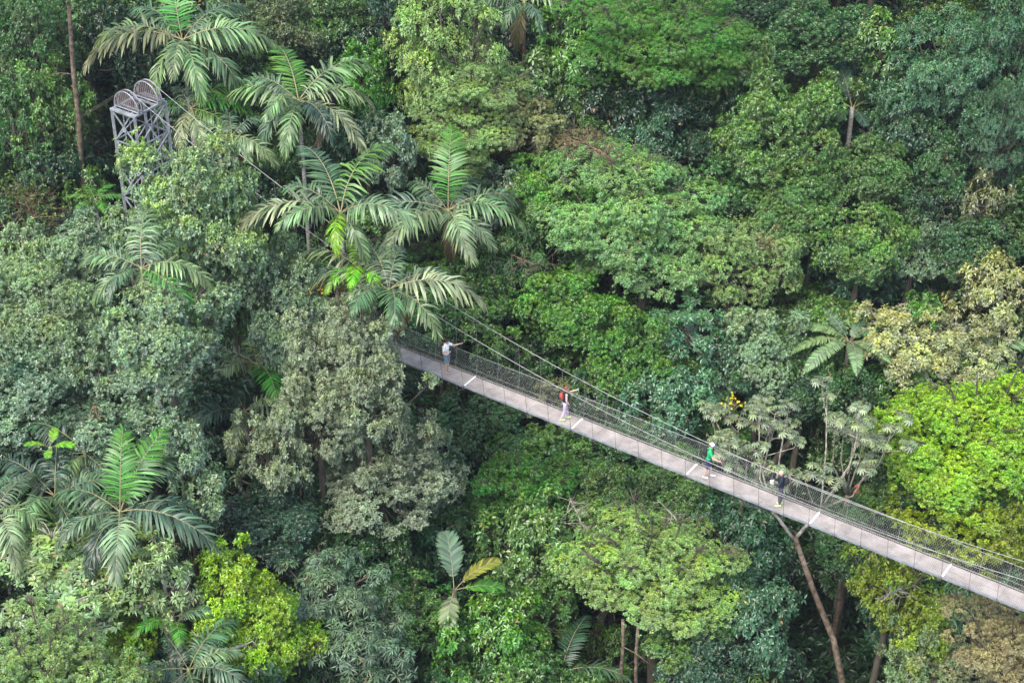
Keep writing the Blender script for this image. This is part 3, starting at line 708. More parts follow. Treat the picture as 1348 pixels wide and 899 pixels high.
# ------------------------------------------------------------------ palms
FR = {}
def frond_mesh(kind, elev, seed):
    key = (kind, elev, seed)
    if key in FR: return FR[key]
    rg = np.random.default_rng(seed * 77 + elev + 200 + len(kind) * 1000)
    P = {'plume': dict(L=5.0, n=42, ll=1.30, w=.112, psi=1.1, g=.80, arch=85, pet=.10, fwd=(20, 52)),
         'flat':  dict(L=4.6, n=34, ll=1.12, w=.098, psi=.22, g=.30, arch=60, pet=.10, fwd=(25, 50)),
         'fern':  dict(L=3.4, n=46, ll=.52, w=.075, psi=.08, g=.20, arch=70, pet=.12, fwd=(8, 30)),
         'entire': dict(L=2.6, n=26, ll=.74, w=.115, psi=.03, g=.10, arch=45, pet=.22, fwd=(30, 55))}[kind]
    ns = 24; L = P['L']; pts = [np.zeros(3)]; ang = []
    for i in range(ns):
        s = (i + .5) / ns; a = R_(elev - P['arch'] * s ** 1.25); ang.append(a)
        pts.append(pts[-1] + np.array([math.cos(a), rg.normal(0, .01), math.sin(a)]) * L / ns)
    pts = np.array(pts); S = np.linspace(0, 1, ns + 1)
    V = []; F = []; MI = []; lr = []; ly = []
    def pos(s): return np.array([np.interp(s, S, pts[:, i]) for i in range(3)])
    for side in (1, -1):
        for i in range(P['n']):
            s = P['pet'] + (1 - P['pet']) * (i + rg.uniform(-.25, .25)) / (P['n'] - 1); s = min(.998, max(P['pet'], s))
            b = pos(s); t = unit(pos(min(1, s + .03)) - pos(max(0, s - .03)))
            yv = np.array([0, side, 0.]); up = unit(np.cross(t, yv) * side)
            up = up if up[2] > 0 or abs(t[2]) > .9 else -up
            u = (s - P['pet']) / (1 - P['pet'])
            fw = R_(P['fwd'][0] + (P['fwd'][1] - P['fwd'][0]) * u ** 1.2) + rg.normal(0, .06)
            if u > .95: fw = R_(70)
            psi = rg.uniform(-.25, 1.0) * P['psi'] if kind == 'plume' else rg.normal(.12, P['psi'] * .6)
            d = math.cos(fw) * (math.cos(psi) * yv + math.sin(psi) * up) + math.sin(fw) * t
            ll = P['ll'] * (.42 + .62 * math.sin(math.pi * min(1, u ** .75 * .93 + .05))) * rg.uniform(.88, 1.08)
            if kind == 'fern': ll = P['ll'] * math.sin(math.pi * (u * .86 + .12)) ** .8
            if kind == 'entire': ll = P['ll'] * math.sqrt(max(.03, 1 - (2 * u - .95) ** 2))
            w = P['w'] * rg.uniform(.8, 1.15) * (.75 + .4 * math.sin(math.pi * u)); q = b.copy(); gI = P['g'] * rg.uniform(.7, 1.3)
            n0 = len(V); L_r = rg.uniform(0, .97)
            for j, (f, ww) in enumerate(((0, .45), (.3, 1), (.65, .95), (1, .12))):
                dd = unit(d + np.array([0, 0, -gI]) * f * 1.6)
                if j: q = q + dd * ll * (f - f0)
                wv = t - dd * (t @ dd); wv = unit(wv); V.append(q - wv * w * ww / 2); V.append(q + wv * w * ww / 2)
                lr += [L_r] * 2; ly += [f * .35 + .1 + .3 * L_r] * 2; f0 = f
                if j: F.append((n0 + 2 * j - 2, n0 + 2 * j - 1, n0 + 2 * j + 1, n0 + 2 * j)); MI.append(0)
    k = 5
    n0 = len(V); rad = np.linspace(.032, .009, ns + 1) * (.7 if kind in ('fern', 'entire') else 1)
    for i in range(ns + 1):
        a = ang[min(i, ns - 1)]
        for j in range(k):
            q = 2 * math.pi * j / k; V.append(pts[i] + rad[i] * (math.cos(q) * np.array([0, 1, 0]) + math.sin(q) * np.array([-math.sin(a), 0, math.cos(a)])))
            lr.append(.5); ly.append(0)
    for i in range(ns):
        for j in range(k): F.append((n0 + i * k + j, n0 + i * k + (j + 1) % k, n0 + (i + 1) * k + (j + 1) % k, n0 + (i + 1) * k + j)); MI.append(1)
    me = mesh_np('frond', V, F, M['frond'], {'lr': lr, 'ly': ly}); me.materials.append(M['rachis'])
    me.polygons.foreach_set('material_index', np.array(MI, np.int32)); me.update()
    FR[key] = me; return me
PG = (.130, .190, .110, .5); PD = (.070, .125, .078, .35); PB = (.05, .17, .028, .3); PY = (.13, .28, .025, .6); PP = (.19, .235, .135, .3); PK = (.022, .055, .035, .35); PM = (.06, .15, .035, .7)
def palm(px, py, dz, fronds, label, trunk='palm_bark', za=None, scale=1.0, kind='plume', name='palm', cat='palm', group=None, shaft=True, lean=(0, 0)):
    """fronds: (azimuth, elevation, length factor, colour[, kind])"""
    if za is not None: p = on_z(px, py, za)
    else: p, _ = on_canopy(px, py, dz)
    g = ground(p[0], p[1]); h = p[2] - g
    root = link(name, None, loc=(p[0], p[1], g)); tag(root, label, cat, group)
    rd = random.Random(int(px * 3 + py))
    q = [(lean[0], lean[1], -.4), (lean[0] * .5, lean[1] * .5, h * .45), (0, 0, h - .9 * scale * shaft)]
    MB().tube(q, [.17 * scale, .125 * scale, .10 * scale], 10).build('trunk', M[trunk], root, True)
    if shaft: MB().tube([(0, 0, h - 1.0 * scale), (0, 0, h - .5 * scale), (0, 0, h + .05)], [.105 * scale, .135 * scale, .07 * scale], 10).build('crownshaft', M['shaft'], root, True)
    fronds = list(fronds)
    if kind == 'plume' and shaft:
        used = [f[0] for f in fronds]
        for a in range(0, 360, 20):
            if min(abs((a - u + 180) % 360 - 180) for u in used) > 24:
                fronds.append((a + rd.uniform(-6, 6), rd.choice((45, 30, 15, 0)), rd.uniform(.6, .88) * max(f[2] for f in fronds[:4]), rd.choice((PD, PG, PG, PK)))); used.append(a)
        fronds.append((rd.uniform(0, 360), -45, .6, (.17, .12, .065, .1)))
    for i, f in enumerate(fronds):
        az, el, lf, c = f[:4]; kd = f[4] if len(f) > 4 else kind
        me = frond_mesh(kd, int(round(el / 15) * 15), (i + int(px)) % 2)
        s = lf * scale
        link('frond', me, root, (0.05 * math.cos(R_(az)), .05 * math.sin(R_(az)), h - .04 * i * .3), rot=(R_(rd.uniform(-14, 14)), 0, R_(az + rd.uniform(-4, 4))), scale=(s, s, s),
             color=(c[0] * rd.uniform(.85, 1.15), c[1] * rd.uniform(.9, 1.1), c[2] * rd.uniform(.85, 1.15), c[3]))
    HERO.append((px, py, 60 * scale, 50 * scale, np.linalg.norm(p - CO), label, p, 3.0))
    return root
palm(240, 52, 3.2, [(172,30,1.1,PG),(198,25,1.15,PP),(8,35,1.1,PG),(22,15,1.0,PG),(95,75,1.0,PB,'flat'),(268,25,.75,PG),(140,45,.9,PD),(50,45,.95,PD),(235,5,.7,PG)],
     'tall palm at the top left with upright bright frond, rising behind the lattice tower')
palm(252, 142, .6, [(5,30,.85,PB),(170,30,.55,PB),(40,40,.7,PM),(290,5,.75,PP),(250,0,.7,PP),(330,10,.8,PM),(120,45,.6,PD)],
     'small palm with bright green fronds right behind the lattice tower', scale=.85)
palm(393, 132, 2.6, [(112,50,1.0,PM,'flat'),(40,40,1.05,PG),(168,28,.95,PG),(330,20,.95,PP),(268,20,.8,PG),(10,25,.85,PG),(150,50,.75,PD),(215,5,.7,PD)],
     'large palm with pale fan of fronds right of the tower palm, above the cables')
palm(305, 178, .8, [(330,22,.75,PG),(195,15,.6,PG),(30,40,.6,PD),(100,50,.55,PD),(270,10,.5,PG)], 'short palm with one drooping frond behind the tower tree', trunk='shaft', scale=.85)
palm(448, 278, 1.8, [(186,32,1.05,PP),(122,45,1.0,PD,'flat'),(52,55,.95,PY if False else PM),(262,15,.5,PY),(150,50,.7,PD),(20,30,.6,PD),(300,5,.55,PD)],
     'palm with a broad bright frond lifted to the right, left of the upright-frond palm', za=8.6)
palm(590, 276, 2.6, [(88,78,1.0,PB,'flat'),(24,35,.95,PD),(350,30,.9,PG),(176,28,.95,PD),(284,28,.95,PP),(226,35,1.05,PG),(200,15,.85,PP),(130,40,.7,PD),(60,45,.7,PD)],
     'palm with the tall upright emerald frond at centre left', trunk='red_bark')
palm(472, 352, 1.4, [(160,30,.8,PG),(265,40,.5,PY),(300,35,.5,PY),(230,35,.5,PY),(95,60,.5,PY),(40,40,.55,PG),(185,15,.6,PD)],
     'small yellow-green young palm above the olive-grey tree', za=6.2, scale=.9)
palm(512, 380, 1.0, [(356,30,1.05,PP),(318,22,.8,PG),(20,35,.85,PD),(200,30,.6,PG),(80,55,.6,PD)],
     'palm whose fronds hang over the near end of the bridge deck', za=6.0, scale=.9)
palm(186, 352, 1.6, [(85,60,.85,PG),(345,28,.8,PP),(160,35,.75,PG),(320,8,.8,PM),(215,15,.6,PG),(50,45,.6,PD)],
     'grey-green palm half sunk between the grey trees, below the tower', za=8.3, scale=.9)
palm(338, 478, 0, [(295,25,.85,PB,'flat'),(192,30,.75,PD),(160,35,.7,PD),(250,20,.75,PD),(20,30,.6,PK),(60,45,.6,PK)],
     'dark green palm sunk in the gap between the grey trees', za=1.0, scale=.9)
palm(322, 540, 0, [(345,28,.85,PD),(190,28,.7,PK),(310,12,.7,PD),(130,40,.5,PK)], 'dark palm with one frond pointing right above the small rounded grey tree', za=.6, scale=.85)
palm(158, 672, 1.4, [(95,72,.85,PB,'flat'),(65,65,.95,PB,'flat'),(278,28,.95,PP),(338,35,1.05,PD),(50,45,.9,PD),(155,35,.85,PD),(215,28,.7,PD),(10,30,.75,PK)],
     'big palm with two upright bright green fronds in the lower left', za=3.0, scale=.88)
palm(72, 652, .8, [(172,28,.85,PD),(140,45,.75,PK),(20,35,.7,PD),(100,60,.7,PK),(230,12,.6,PD)], 'dark palm left of the big lower left palm', za=1.6, scale=.95)
palm(112, 595, .6, [(150,40,.8,PK),(80,60,.7,PK),(30,40,.75,PK),(200,20,.6,PK)], 'very dark palm behind the upright bright fronds in the lower left', za=.2, scale=.9)
palm(-8, 672, 1.2, [(300,30,.85,PP),(340,35,.6,PP),(250,20,.6,PP),(60,50,.6,PD)], 'pale dry palm frond reaching in from the left edge', za=2.2, scale=.9)
palm(690, 2, 2.8, [(352,34,.9,PG),(190,30,.7,PD),(20,45,.7,PG),(160,45,.6,PD),(300,10,.5,PD),(240,10,.5,PD)], 'slender palm at the top centre with its dark trunk showing', trunk='red_bark')
palm(738, 884, -2.0, [(300,30,.75,PD,'flat'),(350,35,.7,PD,'flat'),(250,20,.7,PK,'flat'),(60,50,.7,PK,'flat'),(140,45,.6,PK,'flat'),(200,25,.6,PK,'flat')], 'dark green palm at the bottom edge, centre', shaft=False)
palm(1122, 142, -1.6, [(165,30,.8,PD,'entire'),(20,35,.7,PK,'entire'),(285,20,.6,PK,'entire'),(100,60,.8,PK,'entire'),(60,50,.8,PK,'entire'),(230,15,.5,PK,'entire')], 'dark smooth-leaved palm in the upper right gap', scale=1.25, shaft=False)
palm(248, 880, .2, [(340,28,.7,PD),(200,30,.7,PK),(60,50,.7,PD),(290,15,.5,PD),(120,50,.5,PK)], 'dark palm at the bottom edge under the mossy branch', scale=.9)
palm(598, 776, 1.3, [(108,55,.95,PD,'entire'),(22,42,.85,(.17,.19,.05,.6),'entire'),(6,12,.8,PM,'entire'),(262,20,.8,PG,'entire')],
     'young fan palm with four broad undivided leaves in the dark gap', scale=1.08, shaft=False, kind='entire', trunk='bark')
palm(1296, 466, .5, [(20,30,.8,PP,'flat'),(150,30,.7,PP,'flat'),(300,20,.6,PG,'flat'),(80,50,.6,PP,'flat')], 'pale faded palm behind the khaki tree at the right edge', scale=.8, shaft=False)
palm(1118, 448, 1.2, [(160,30,.95,PG,'fern'),(185,20,.95,PG,'fern'),(218,20,.95,PG,'fern'),(270,25,.9,PG,'fern'),(120,45,.8,PD,'fern'),(310,25,.8,PG,'fern'),(20,35,.8,PD,'fern'),(60,50,.7,PD,'fern')],
     'tree fern with grey-green feathery fronds behind the bridge', name='tree_fern', cat='tree fern', trunk='bark', scale=1.05, shaft=False)
palm(66, 588, 1.2, [(190,30,.5,PY,'entire'),(350,30,.5,PY,'entire'),(280,25,.45,PY,'entire'),(90,50,.45,PY,'entire')], 'tiny lime-green palm seedling on a thin stem at the left', za=3.0, scale=.8, shaft=False, trunk='shaft')
palm(125, 262, .2, [(a, 35, .5, PM, 'flat') for a in range(0, 360, 60)], 'small strap-leaved palm at the foot of the mossy trunk', scale=.7, shaft=False)
palm(228, 812, .0, [(a, 30, .5, PM if a > 200 else PD, 'flat') for a in range(10, 360, 70)], 'small green palm in the dark hollow under the sage rosettes', scale=.8, shaft=False)

# ------------------------------------------------------------------ cecropia behind the bridge
def palmate(rg, mbV, mbF, lrs, lys, c, up, size, yng):
    nl = 9; a0 = rg.uniform(0, 6.28); u = unit(np.cross(up, rg.normal(size=3))); v = np.cross(up, u); r0 = rg.uniform(0, .9)
    for i in range(nl):
        a = a0 + (i - 4) * .62; d = math.cos(a) * u + math.sin(a) * v; d = unit(d - np.array([0, 0, .35])); L = size * (.55 + .45 * math.cos((i - 4) * .32)); W = L * .30
        s = np.cross(up, d); n = len(mbV)
        mbV.extend([c, c + d * L * .6 + s * W * .5 + up * .02, c + d * L - up * L * .15, c + d * L * .6 - s * W * .5 + up * .02])
        mbF.extend([(n, n + 1, n + 2), (n, n + 2, n + 3)]); lrs.extend([r0] * 4); lys.extend([yng] * 4)
def cecropia(px, py, za, spread, nb, seed, label, joint=None, base=None, group=None, size=.31):
    rg = np.random.default_rng(seed); p = on_z(px, py, za); J = np.array(joint) if joint is not None else p - np.array([0, 0, 4.5])
    b = np.array(base) if base is not None else np.array([p[0], p[1], ground(p[0], p[1])])
    root = link('cecropia_tree', None, loc=tuple(b)); tag(root, label, 'tree', group)
    mb = MB(); lb = lambda q: np.asarray(q) - b
    mid = (b + J) / 2 + np.array([.35, 0, .0])
    mb.tube([lb(b) - [0, 0, .5], lb(mid), lb(J * .75 + b * .25) + [.1, 0, 0], lb(J)], [.19, .155, .135, .12], 10)
    mb.build('trunk', M['moss_trunk'], root, True)
    bb = MB(); V = []; F = []; lrs = []; lys = []
    tips = []
    fork = [lb(J), ]
    if joint is not None:
        for f in ((-1.1, .3, 1.3), (1.2, .6, 1.2)): 
            e = lb(J) + np.array(f); bb.tube([lb(J) - [0, 0, .2], lb(J) + np.array(f) * .5 + [0, 0, -.1], e], [.10, .085, .07], 7); fork.append(e)
        fork = fork[1:]
    for i in range(nb):
        a = 2 * math.pi * (i + rg.uniform(-.3, .3)) / nb; rr_ = spread * rg.uniform(.35, 1.05)
        tip = lb(p) + np.array([rr_ * math.cos(a), rr_ * math.sin(a) * .9, rg.uniform(-.9, 1.2)])
        s0 = fork[i % len(fork)] if len(fork) == 1 else fork[0 if math.cos(a) < 0 else 1]
        m = s0 * .45 + tip * .55 + np.array([math.cos(a), math.sin(a), -1.0]) * .35
        bb.tube([s0, m, tip * .9 + m * .1, tip], [.055, .038, .027, .02], 6)
        tips.append(tip)
        for _ in range(rg.integers(1, 4)):
            t2 = tip + np.array([rg.normal(0, .75), rg.normal(0, .75), rg.uniform(-.4, .6)]); bb.tube([m * .35 + tip * .65, (m + t2) / 2 * .2 + t2 * .8 - [0, 0, .15], t2], [.03, .023, .016], 5); tips.append(t2)
    for tpt in tips:
        for j in range(7):
            a = j * 2.4 + rg.uniform(0, .5); pl = rg.uniform(.22, .42); el = rg.uniform(.0, .8)
            c = tpt + np.array([math.cos(a) * pl, math.sin(a) * pl, el * pl])
            bb.tube([tpt, c], [.012, .008], 3)
            up = unit(np.array([math.cos(a) * .35, math.sin(a) * .35, 1.]) + rg.normal(0, .15, 3)); palmate(rg, V, F, lrs, lys, c, up, size * rg.uniform(.75, 1.2), rg.uniform(0, 1) ** 2)
    bb.build('branch', M['pale_bark'], root, True)
    link('crown', mesh_np('crown', V, F, M['waxy'], {'lr': lrs, 'ly': lys}), root, color=(*G_['silver'], .4))
    HERO.append((px, py, 80, 60, np.linalg.norm(p - CO), label, p, spread))
    return root
M['moss_trunk'] = noise_mat('brown_trunk_with_pale_lichen_spots', (.055, .034, .02), (.19, .15, .11), 5, .9, bump=.5)
J = on_z(1046, 706, -5.2)
Bs = J + (on_z(1107, 905, -12.0) - J) * 1.35
cecropia(1052, 592, -.9, 3.9, 12, 4, 'silvery cecropia behind the net, its mossy trunk leaning down to the bottom edge', joint=J, base=Bs)
cecropia(985, 560, -1.5, 1.9, 7, 6, 'smaller cecropia with two tall pale stems behind the cap-wearing person', group=None)
cecropia(1128, 555, -2.2, 1.7, 6, 8, 'grey starry-leaved cecropia with pinkish stipules right of the big cecropia')
EXCL = [(828, 820, 826, 899, 20, 90), (1046, 706, 1107, 899, 34, np.linalg.norm(J - CO) + 8), (150, 135, 175, 280, 30, 106), (205, 135, 215, 210, 30, 106)]

# ------------------------------------------------------------------ bare or slender trunks that stand free of foliage
def slender(px0, py0, px1, py1, z1, label, mat, r=.16, name='slender_tree', top=None, colr='mid', limbs=0, seed=1):
    """trunk seen from (px0,py0) high up to (px1,py1) lower down; z1 = height of the lower seen point"""
    lo = on_z(px1, py1, z1); d = ray(px0, py0)
    hh = np.array([lo[0], lo[1]]); # the upper point stands nearly above the lower one
    t = (lo[1] + .3) / d[1]; hi = CO + d * t
    b = lo + (lo - hi) * ((lo[2] - ground(lo[0], lo[1])) / max(.1, hi[2] - lo[2]))
    root = link(name, None, loc=tuple(b)); tag(root, label, 'tree')
    mb = MB(); rg = np.random.default_rng(seed); n = 9
    P = [(hi - b) * (i / n) + (rg.normal(0, .05, 3) if 0 < i < n else 0) for i in range(n + 1)]; P[0] = P[0] - [0, 0, .4]
    mb.tube(P, np.linspace(r * 1.5, r * .7, n + 1), 8)
    for i in range(limbs):
        s0 = P[rg.integers(3, n)]; e = s0 + unit(rg.normal(size=3) * [1, 1, .3]) * rg.uniform(.5, 1.6); mb.tube([s0, (s0 + e) / 2 + [0, 0, .1], e], [.04, .03, .01], 4)
    mb.build('trunk', M[mat], root, True)
    if top:
        cm, _ = proto(top, 'S', 0); link('crown', cm, root, tuple(hi - b + np.array([0, 0, .6])), color=(*G_[colr], .4))
    return root
slender(88, -20, 112, 262, 1.0, 'thin mossy trunk with white lichen left of the lattice tower', 'moss_trunk', .15, top='vine', limbs=6)
slender(877, 85, 873, 208, -1.5, 'thin pale trunk standing in the dark gap at the upper centre', 'pale_bark', .10, limbs=3, seed=2)
slender(820, 815, 814, 920, -10.5, 'pale lichen-spotted trunk, left one of the pair at the bottom centre', 'moss_trunk', .10, limbs=2, seed=3)
slender(840, 822, 836, 920, -10.5, 'pale lichen-spotted trunk, right one of the pair at the bottom centre', 'moss_trunk', .10, limbs=2, seed=4)
slender(380, 165, 384, 255, -.5, 'reddish-brown slender trunk under the large pale-fanned palm', 'red_bark', .11, seed=5)
def bare_branches(pts, za, label, mat, r=.07, seed=1, sub=10, sl=.9):
    rg = np.random.default_rng(seed); P = [on_z(x, y, za + dz) for x, y, dz in pts]; o = P[0].copy()
    root = MB(); Q = [p - o for p in P]; root.tube(Q, np.linspace(r, r * .35, len(Q)), 6)
    for i in range(sub):
        k = rg.integers(1, len(Q)); s0 = Q[k - 1] * (1 - (f := rg.random())) + Q[k] * f; e = s0 + unit(rg.normal(size=3)) * rg.uniform(.4, 1.) * sl; m = (s0 + e) / 2 + rg.normal(0, .12, 3) * sl
        root.tube([s0, m, e], [r * .4, r * .28, r * .12], 4)
        for _ in range(2): root.tube([m, m + rg.normal(0, .25, 3) * sl], [r * .22, r * .1], 3)
    ob = root.build('bare_branch', M[mat], None, True, loc=tuple(o)); tag(ob, label, 'branch'); return ob
bare_branches([(300,815,-1.5),(265,800,0),(240,812,.2),(215,840,-.2)], -.2, 'thick mossy branch arching across the dark hollow beside the yellow-green trees', 'bark', .12, 3, 14)
bare_branches([(345,842,-1.5),(300,855,0),(262,850,.2),(218,872,0)], -.6, 'lower mossy branch with pale dead twigs near the bottom edge', 'pale_bark', .09, 4, 22)
bare_branches([(240,830,-3),(238,790,0),(249,768,1)], .4, 'pale upright bare stems left of the upper yellow-green tree', 'pale_bark', .05, 5, 8, .8)
bare_branches([(800,745,-2),(785,738,0),(765,725,.5)], -4.2, 'dark fallen limb in the gap left of the largest domed crown', 'bark', .13, 6, 3)
bare_branches([(770,705,-1),(762,680,1),(750,655,1.5)], -4.8, 'cluster of pale dead twigs above the dark leafy tree', 'pale_bark', .05, 7, 26, 1.1)
bare_branches([(900,700,-1),(888,680,.8),(868,660,1)], -4.4, 'white dead branch below the green-shirted person', 'pale_bark', .06, 8, 8, 1.0)
bare_branches([(820,228,-1),(800,205,1),(772,190,1)], 3.2, 'curved brown dead limb above the mint layered tree', 'brown_twig', .10, 9, 26, 1.2)
bare_branches([(725,345,-1),(702,348,1),(672,335,1)], -1.2, 'bare reddish branches right of the palms', 'brown_twig', .06, 10, 16, 1.4)
bare_branches([(1190,775,-1),(1172,780,.8),(1160,792,1)], -4.6, 'pale twisted branch in the olive-yellow tree under the deck', 'pale_bark', .06, 11, 12, 1.1)

# flowers and red leaf tufts
def flower(px, py, za, label, c, n, r, seed, cat='flowers'):
    """a tuft of coloured blades on short branching stalks"""
    p = on_z(px, py, za); rg = np.random.default_rng(seed); mb = MB()
    o = link('flower_cluster', None, loc=tuple(p)); o['label'] = label; o['category'] = cat
    k = 7; B = rg.normal(0, 1, (n, 3)) * [r, r, r * 1.3]; D = unit(B + [0, 0, .15])
    for b in B: mb.tube([(0, 0, -r * 4), b * .5 - [0, 0, r], b], [.016, .010, .006], 4)
    mb.build('stalk', M['rachis'], o, True)
    d = unit(D[:, None] + rg.normal(0, .7, (n, k, 3)))
    lm = leaf_mesh('petals', np.repeat(B, k, 0), d.reshape(-1, 3), rg.normal(size=(n * k, 3)) + [0, 0, .5], rg.uniform(.08, .15, n * k), rg.uniform(.04, .07, n * k), rg.uniform(.2, .95, n * k), np.zeros(n * k), M['leaf'])
    link('petals', lm, o, color=(*c, 0))
flower(424, 378, 5.2, 'orange flower spike beside the silvery-green tree', (.62, .36, .10), 16, .17, 1)
flower(254, 478, 4.9, 'salmon-pink leaf tuft on the domed grey-green tree', (.50, .27, .20), 12, .22, 2)
flower(965, 529, .9, 'yellow leaf tuft at the top of the smaller cecropia', (.60, .50, .05), 16, .16, 3)
flower(1128, 645, .2, 'red bud tuft seen just over the net beside the big cecropia', (.36, .10, .08), 4, .07, 4)
flower(128, 542, 3.6, 'small orange-red leaf tuft low on the left grey trees', (.42, .22, .13), 5, .14, 5)
# ------------------------------------------------------------------ understorey in the gaps
rnd = random.Random(11); UND = []
FS = [('puff', 'S'), ('puff', 'M'), ('bigleaf', 'S'), ('bigleaf', 'M'), ('rosette', 'S'), ('fine', 'S'), ('vine', 'S'), ('layer', 'S'), ('droop', 'S')]
pts = []
tries = 0
H2 = list(HERO)
while len(pts) < 298 and tries < 20000:
    tries += 1
    x = rnd.uniform(-46, 46); y = rnd.uniform(46, 120); lv = rnd.choice((-1.0, -1.6, -2.4, -3.2, -4.2, -5.2, -6.5))
    z = canopy(x, y) + lv; px, py = proj((x, y, z))
    if not (-160 < px < 1510 and -170 < py < 1060): continue
    if any((x - a) ** 2 + (y - b) ** 2 < 5.2 and abs(z - c) < 2.5 for a, b, c in pts): continue
    t = float(np.linalg.norm(np.array([x, y, z]) - CO))
    if any(((px - h[0]) / (h[2] * .55)) ** 2 + ((py - h[1]) / (h[3] * .55)) ** 2 < 1 and h[4] < t for h in H2): continue
    bad = False
    for ax_, ay_, bx_, by_, wpx, tt in EXCL:
        q = np.clip(((px - ax_) * (bx_ - ax_) + (py - ay_) * (by_ - ay_)) / ((bx_ - ax_) ** 2 + (by_ - ay_) ** 2), 0, 1)
        if math.hypot(px - ax_ - q * (bx_ - ax_), py - ay_ - q * (by_ - ay_)) < wpx + 55 and t < tt + 1: bad = True
    if seg_clear(np.array([x, y, z]), bp_(-17.5, DW / 2, .5), bp_(42, DW / 2, .5)) < 4.9: bad = True
    if bad: continue
    pts.append((x, y, z))
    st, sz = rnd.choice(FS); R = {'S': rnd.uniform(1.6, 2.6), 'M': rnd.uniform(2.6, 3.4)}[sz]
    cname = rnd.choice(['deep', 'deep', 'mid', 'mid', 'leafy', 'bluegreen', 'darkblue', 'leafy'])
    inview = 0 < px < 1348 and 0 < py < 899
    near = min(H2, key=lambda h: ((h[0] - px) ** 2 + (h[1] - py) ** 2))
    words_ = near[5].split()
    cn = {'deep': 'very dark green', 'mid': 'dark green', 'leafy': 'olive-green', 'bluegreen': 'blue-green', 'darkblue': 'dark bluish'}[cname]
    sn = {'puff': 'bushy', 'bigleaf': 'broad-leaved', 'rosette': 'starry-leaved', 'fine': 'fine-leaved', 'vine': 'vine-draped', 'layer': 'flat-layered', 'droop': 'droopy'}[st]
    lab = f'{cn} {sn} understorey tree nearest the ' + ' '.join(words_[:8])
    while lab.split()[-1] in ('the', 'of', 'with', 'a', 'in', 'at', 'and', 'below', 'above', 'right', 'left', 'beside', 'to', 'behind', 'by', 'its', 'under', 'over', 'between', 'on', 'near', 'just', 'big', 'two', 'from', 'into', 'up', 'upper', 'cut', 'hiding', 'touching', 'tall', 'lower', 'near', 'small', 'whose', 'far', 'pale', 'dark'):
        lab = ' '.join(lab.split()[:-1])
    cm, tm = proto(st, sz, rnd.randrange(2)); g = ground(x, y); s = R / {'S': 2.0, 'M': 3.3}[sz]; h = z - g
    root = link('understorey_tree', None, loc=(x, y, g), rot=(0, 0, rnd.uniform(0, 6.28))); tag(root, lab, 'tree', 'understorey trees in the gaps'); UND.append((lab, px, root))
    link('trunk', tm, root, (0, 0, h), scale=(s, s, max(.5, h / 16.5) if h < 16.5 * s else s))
    k = rnd.uniform(.65, 1.15); c = G_[cname]  # random tint, lowered overall: paints deeper shade into the gaps between crowns
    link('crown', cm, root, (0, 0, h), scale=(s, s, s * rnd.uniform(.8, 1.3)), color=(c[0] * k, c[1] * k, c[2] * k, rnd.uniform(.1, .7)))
for lab in set(u[0] for u in UND):
    g_ = sorted([u for u in UND if u[0] == lab], key=lambda u: u[1])
    if 2 <= len(g_) <= 3:
        for u, wd in zip(g_, ('leftmost', 'rightmost') if len(g_) == 2 else ('leftmost', 'middle', 'rightmost')):
            ws = (wd + ' ' + lab).split()[:16]
            while ws[-1] in ('the', 'of', 'with', 'a', 'in', 'at', 'and', 'below', 'above', 'right', 'left', 'beside', 'to', 'behind', 'by', 'its', 'under', 'over', 'between', 'on', 'near'): ws = ws[:-1]
            u[2]['label'] = ' '.join(ws)
print('understorey', len(pts), 'tries', tries)
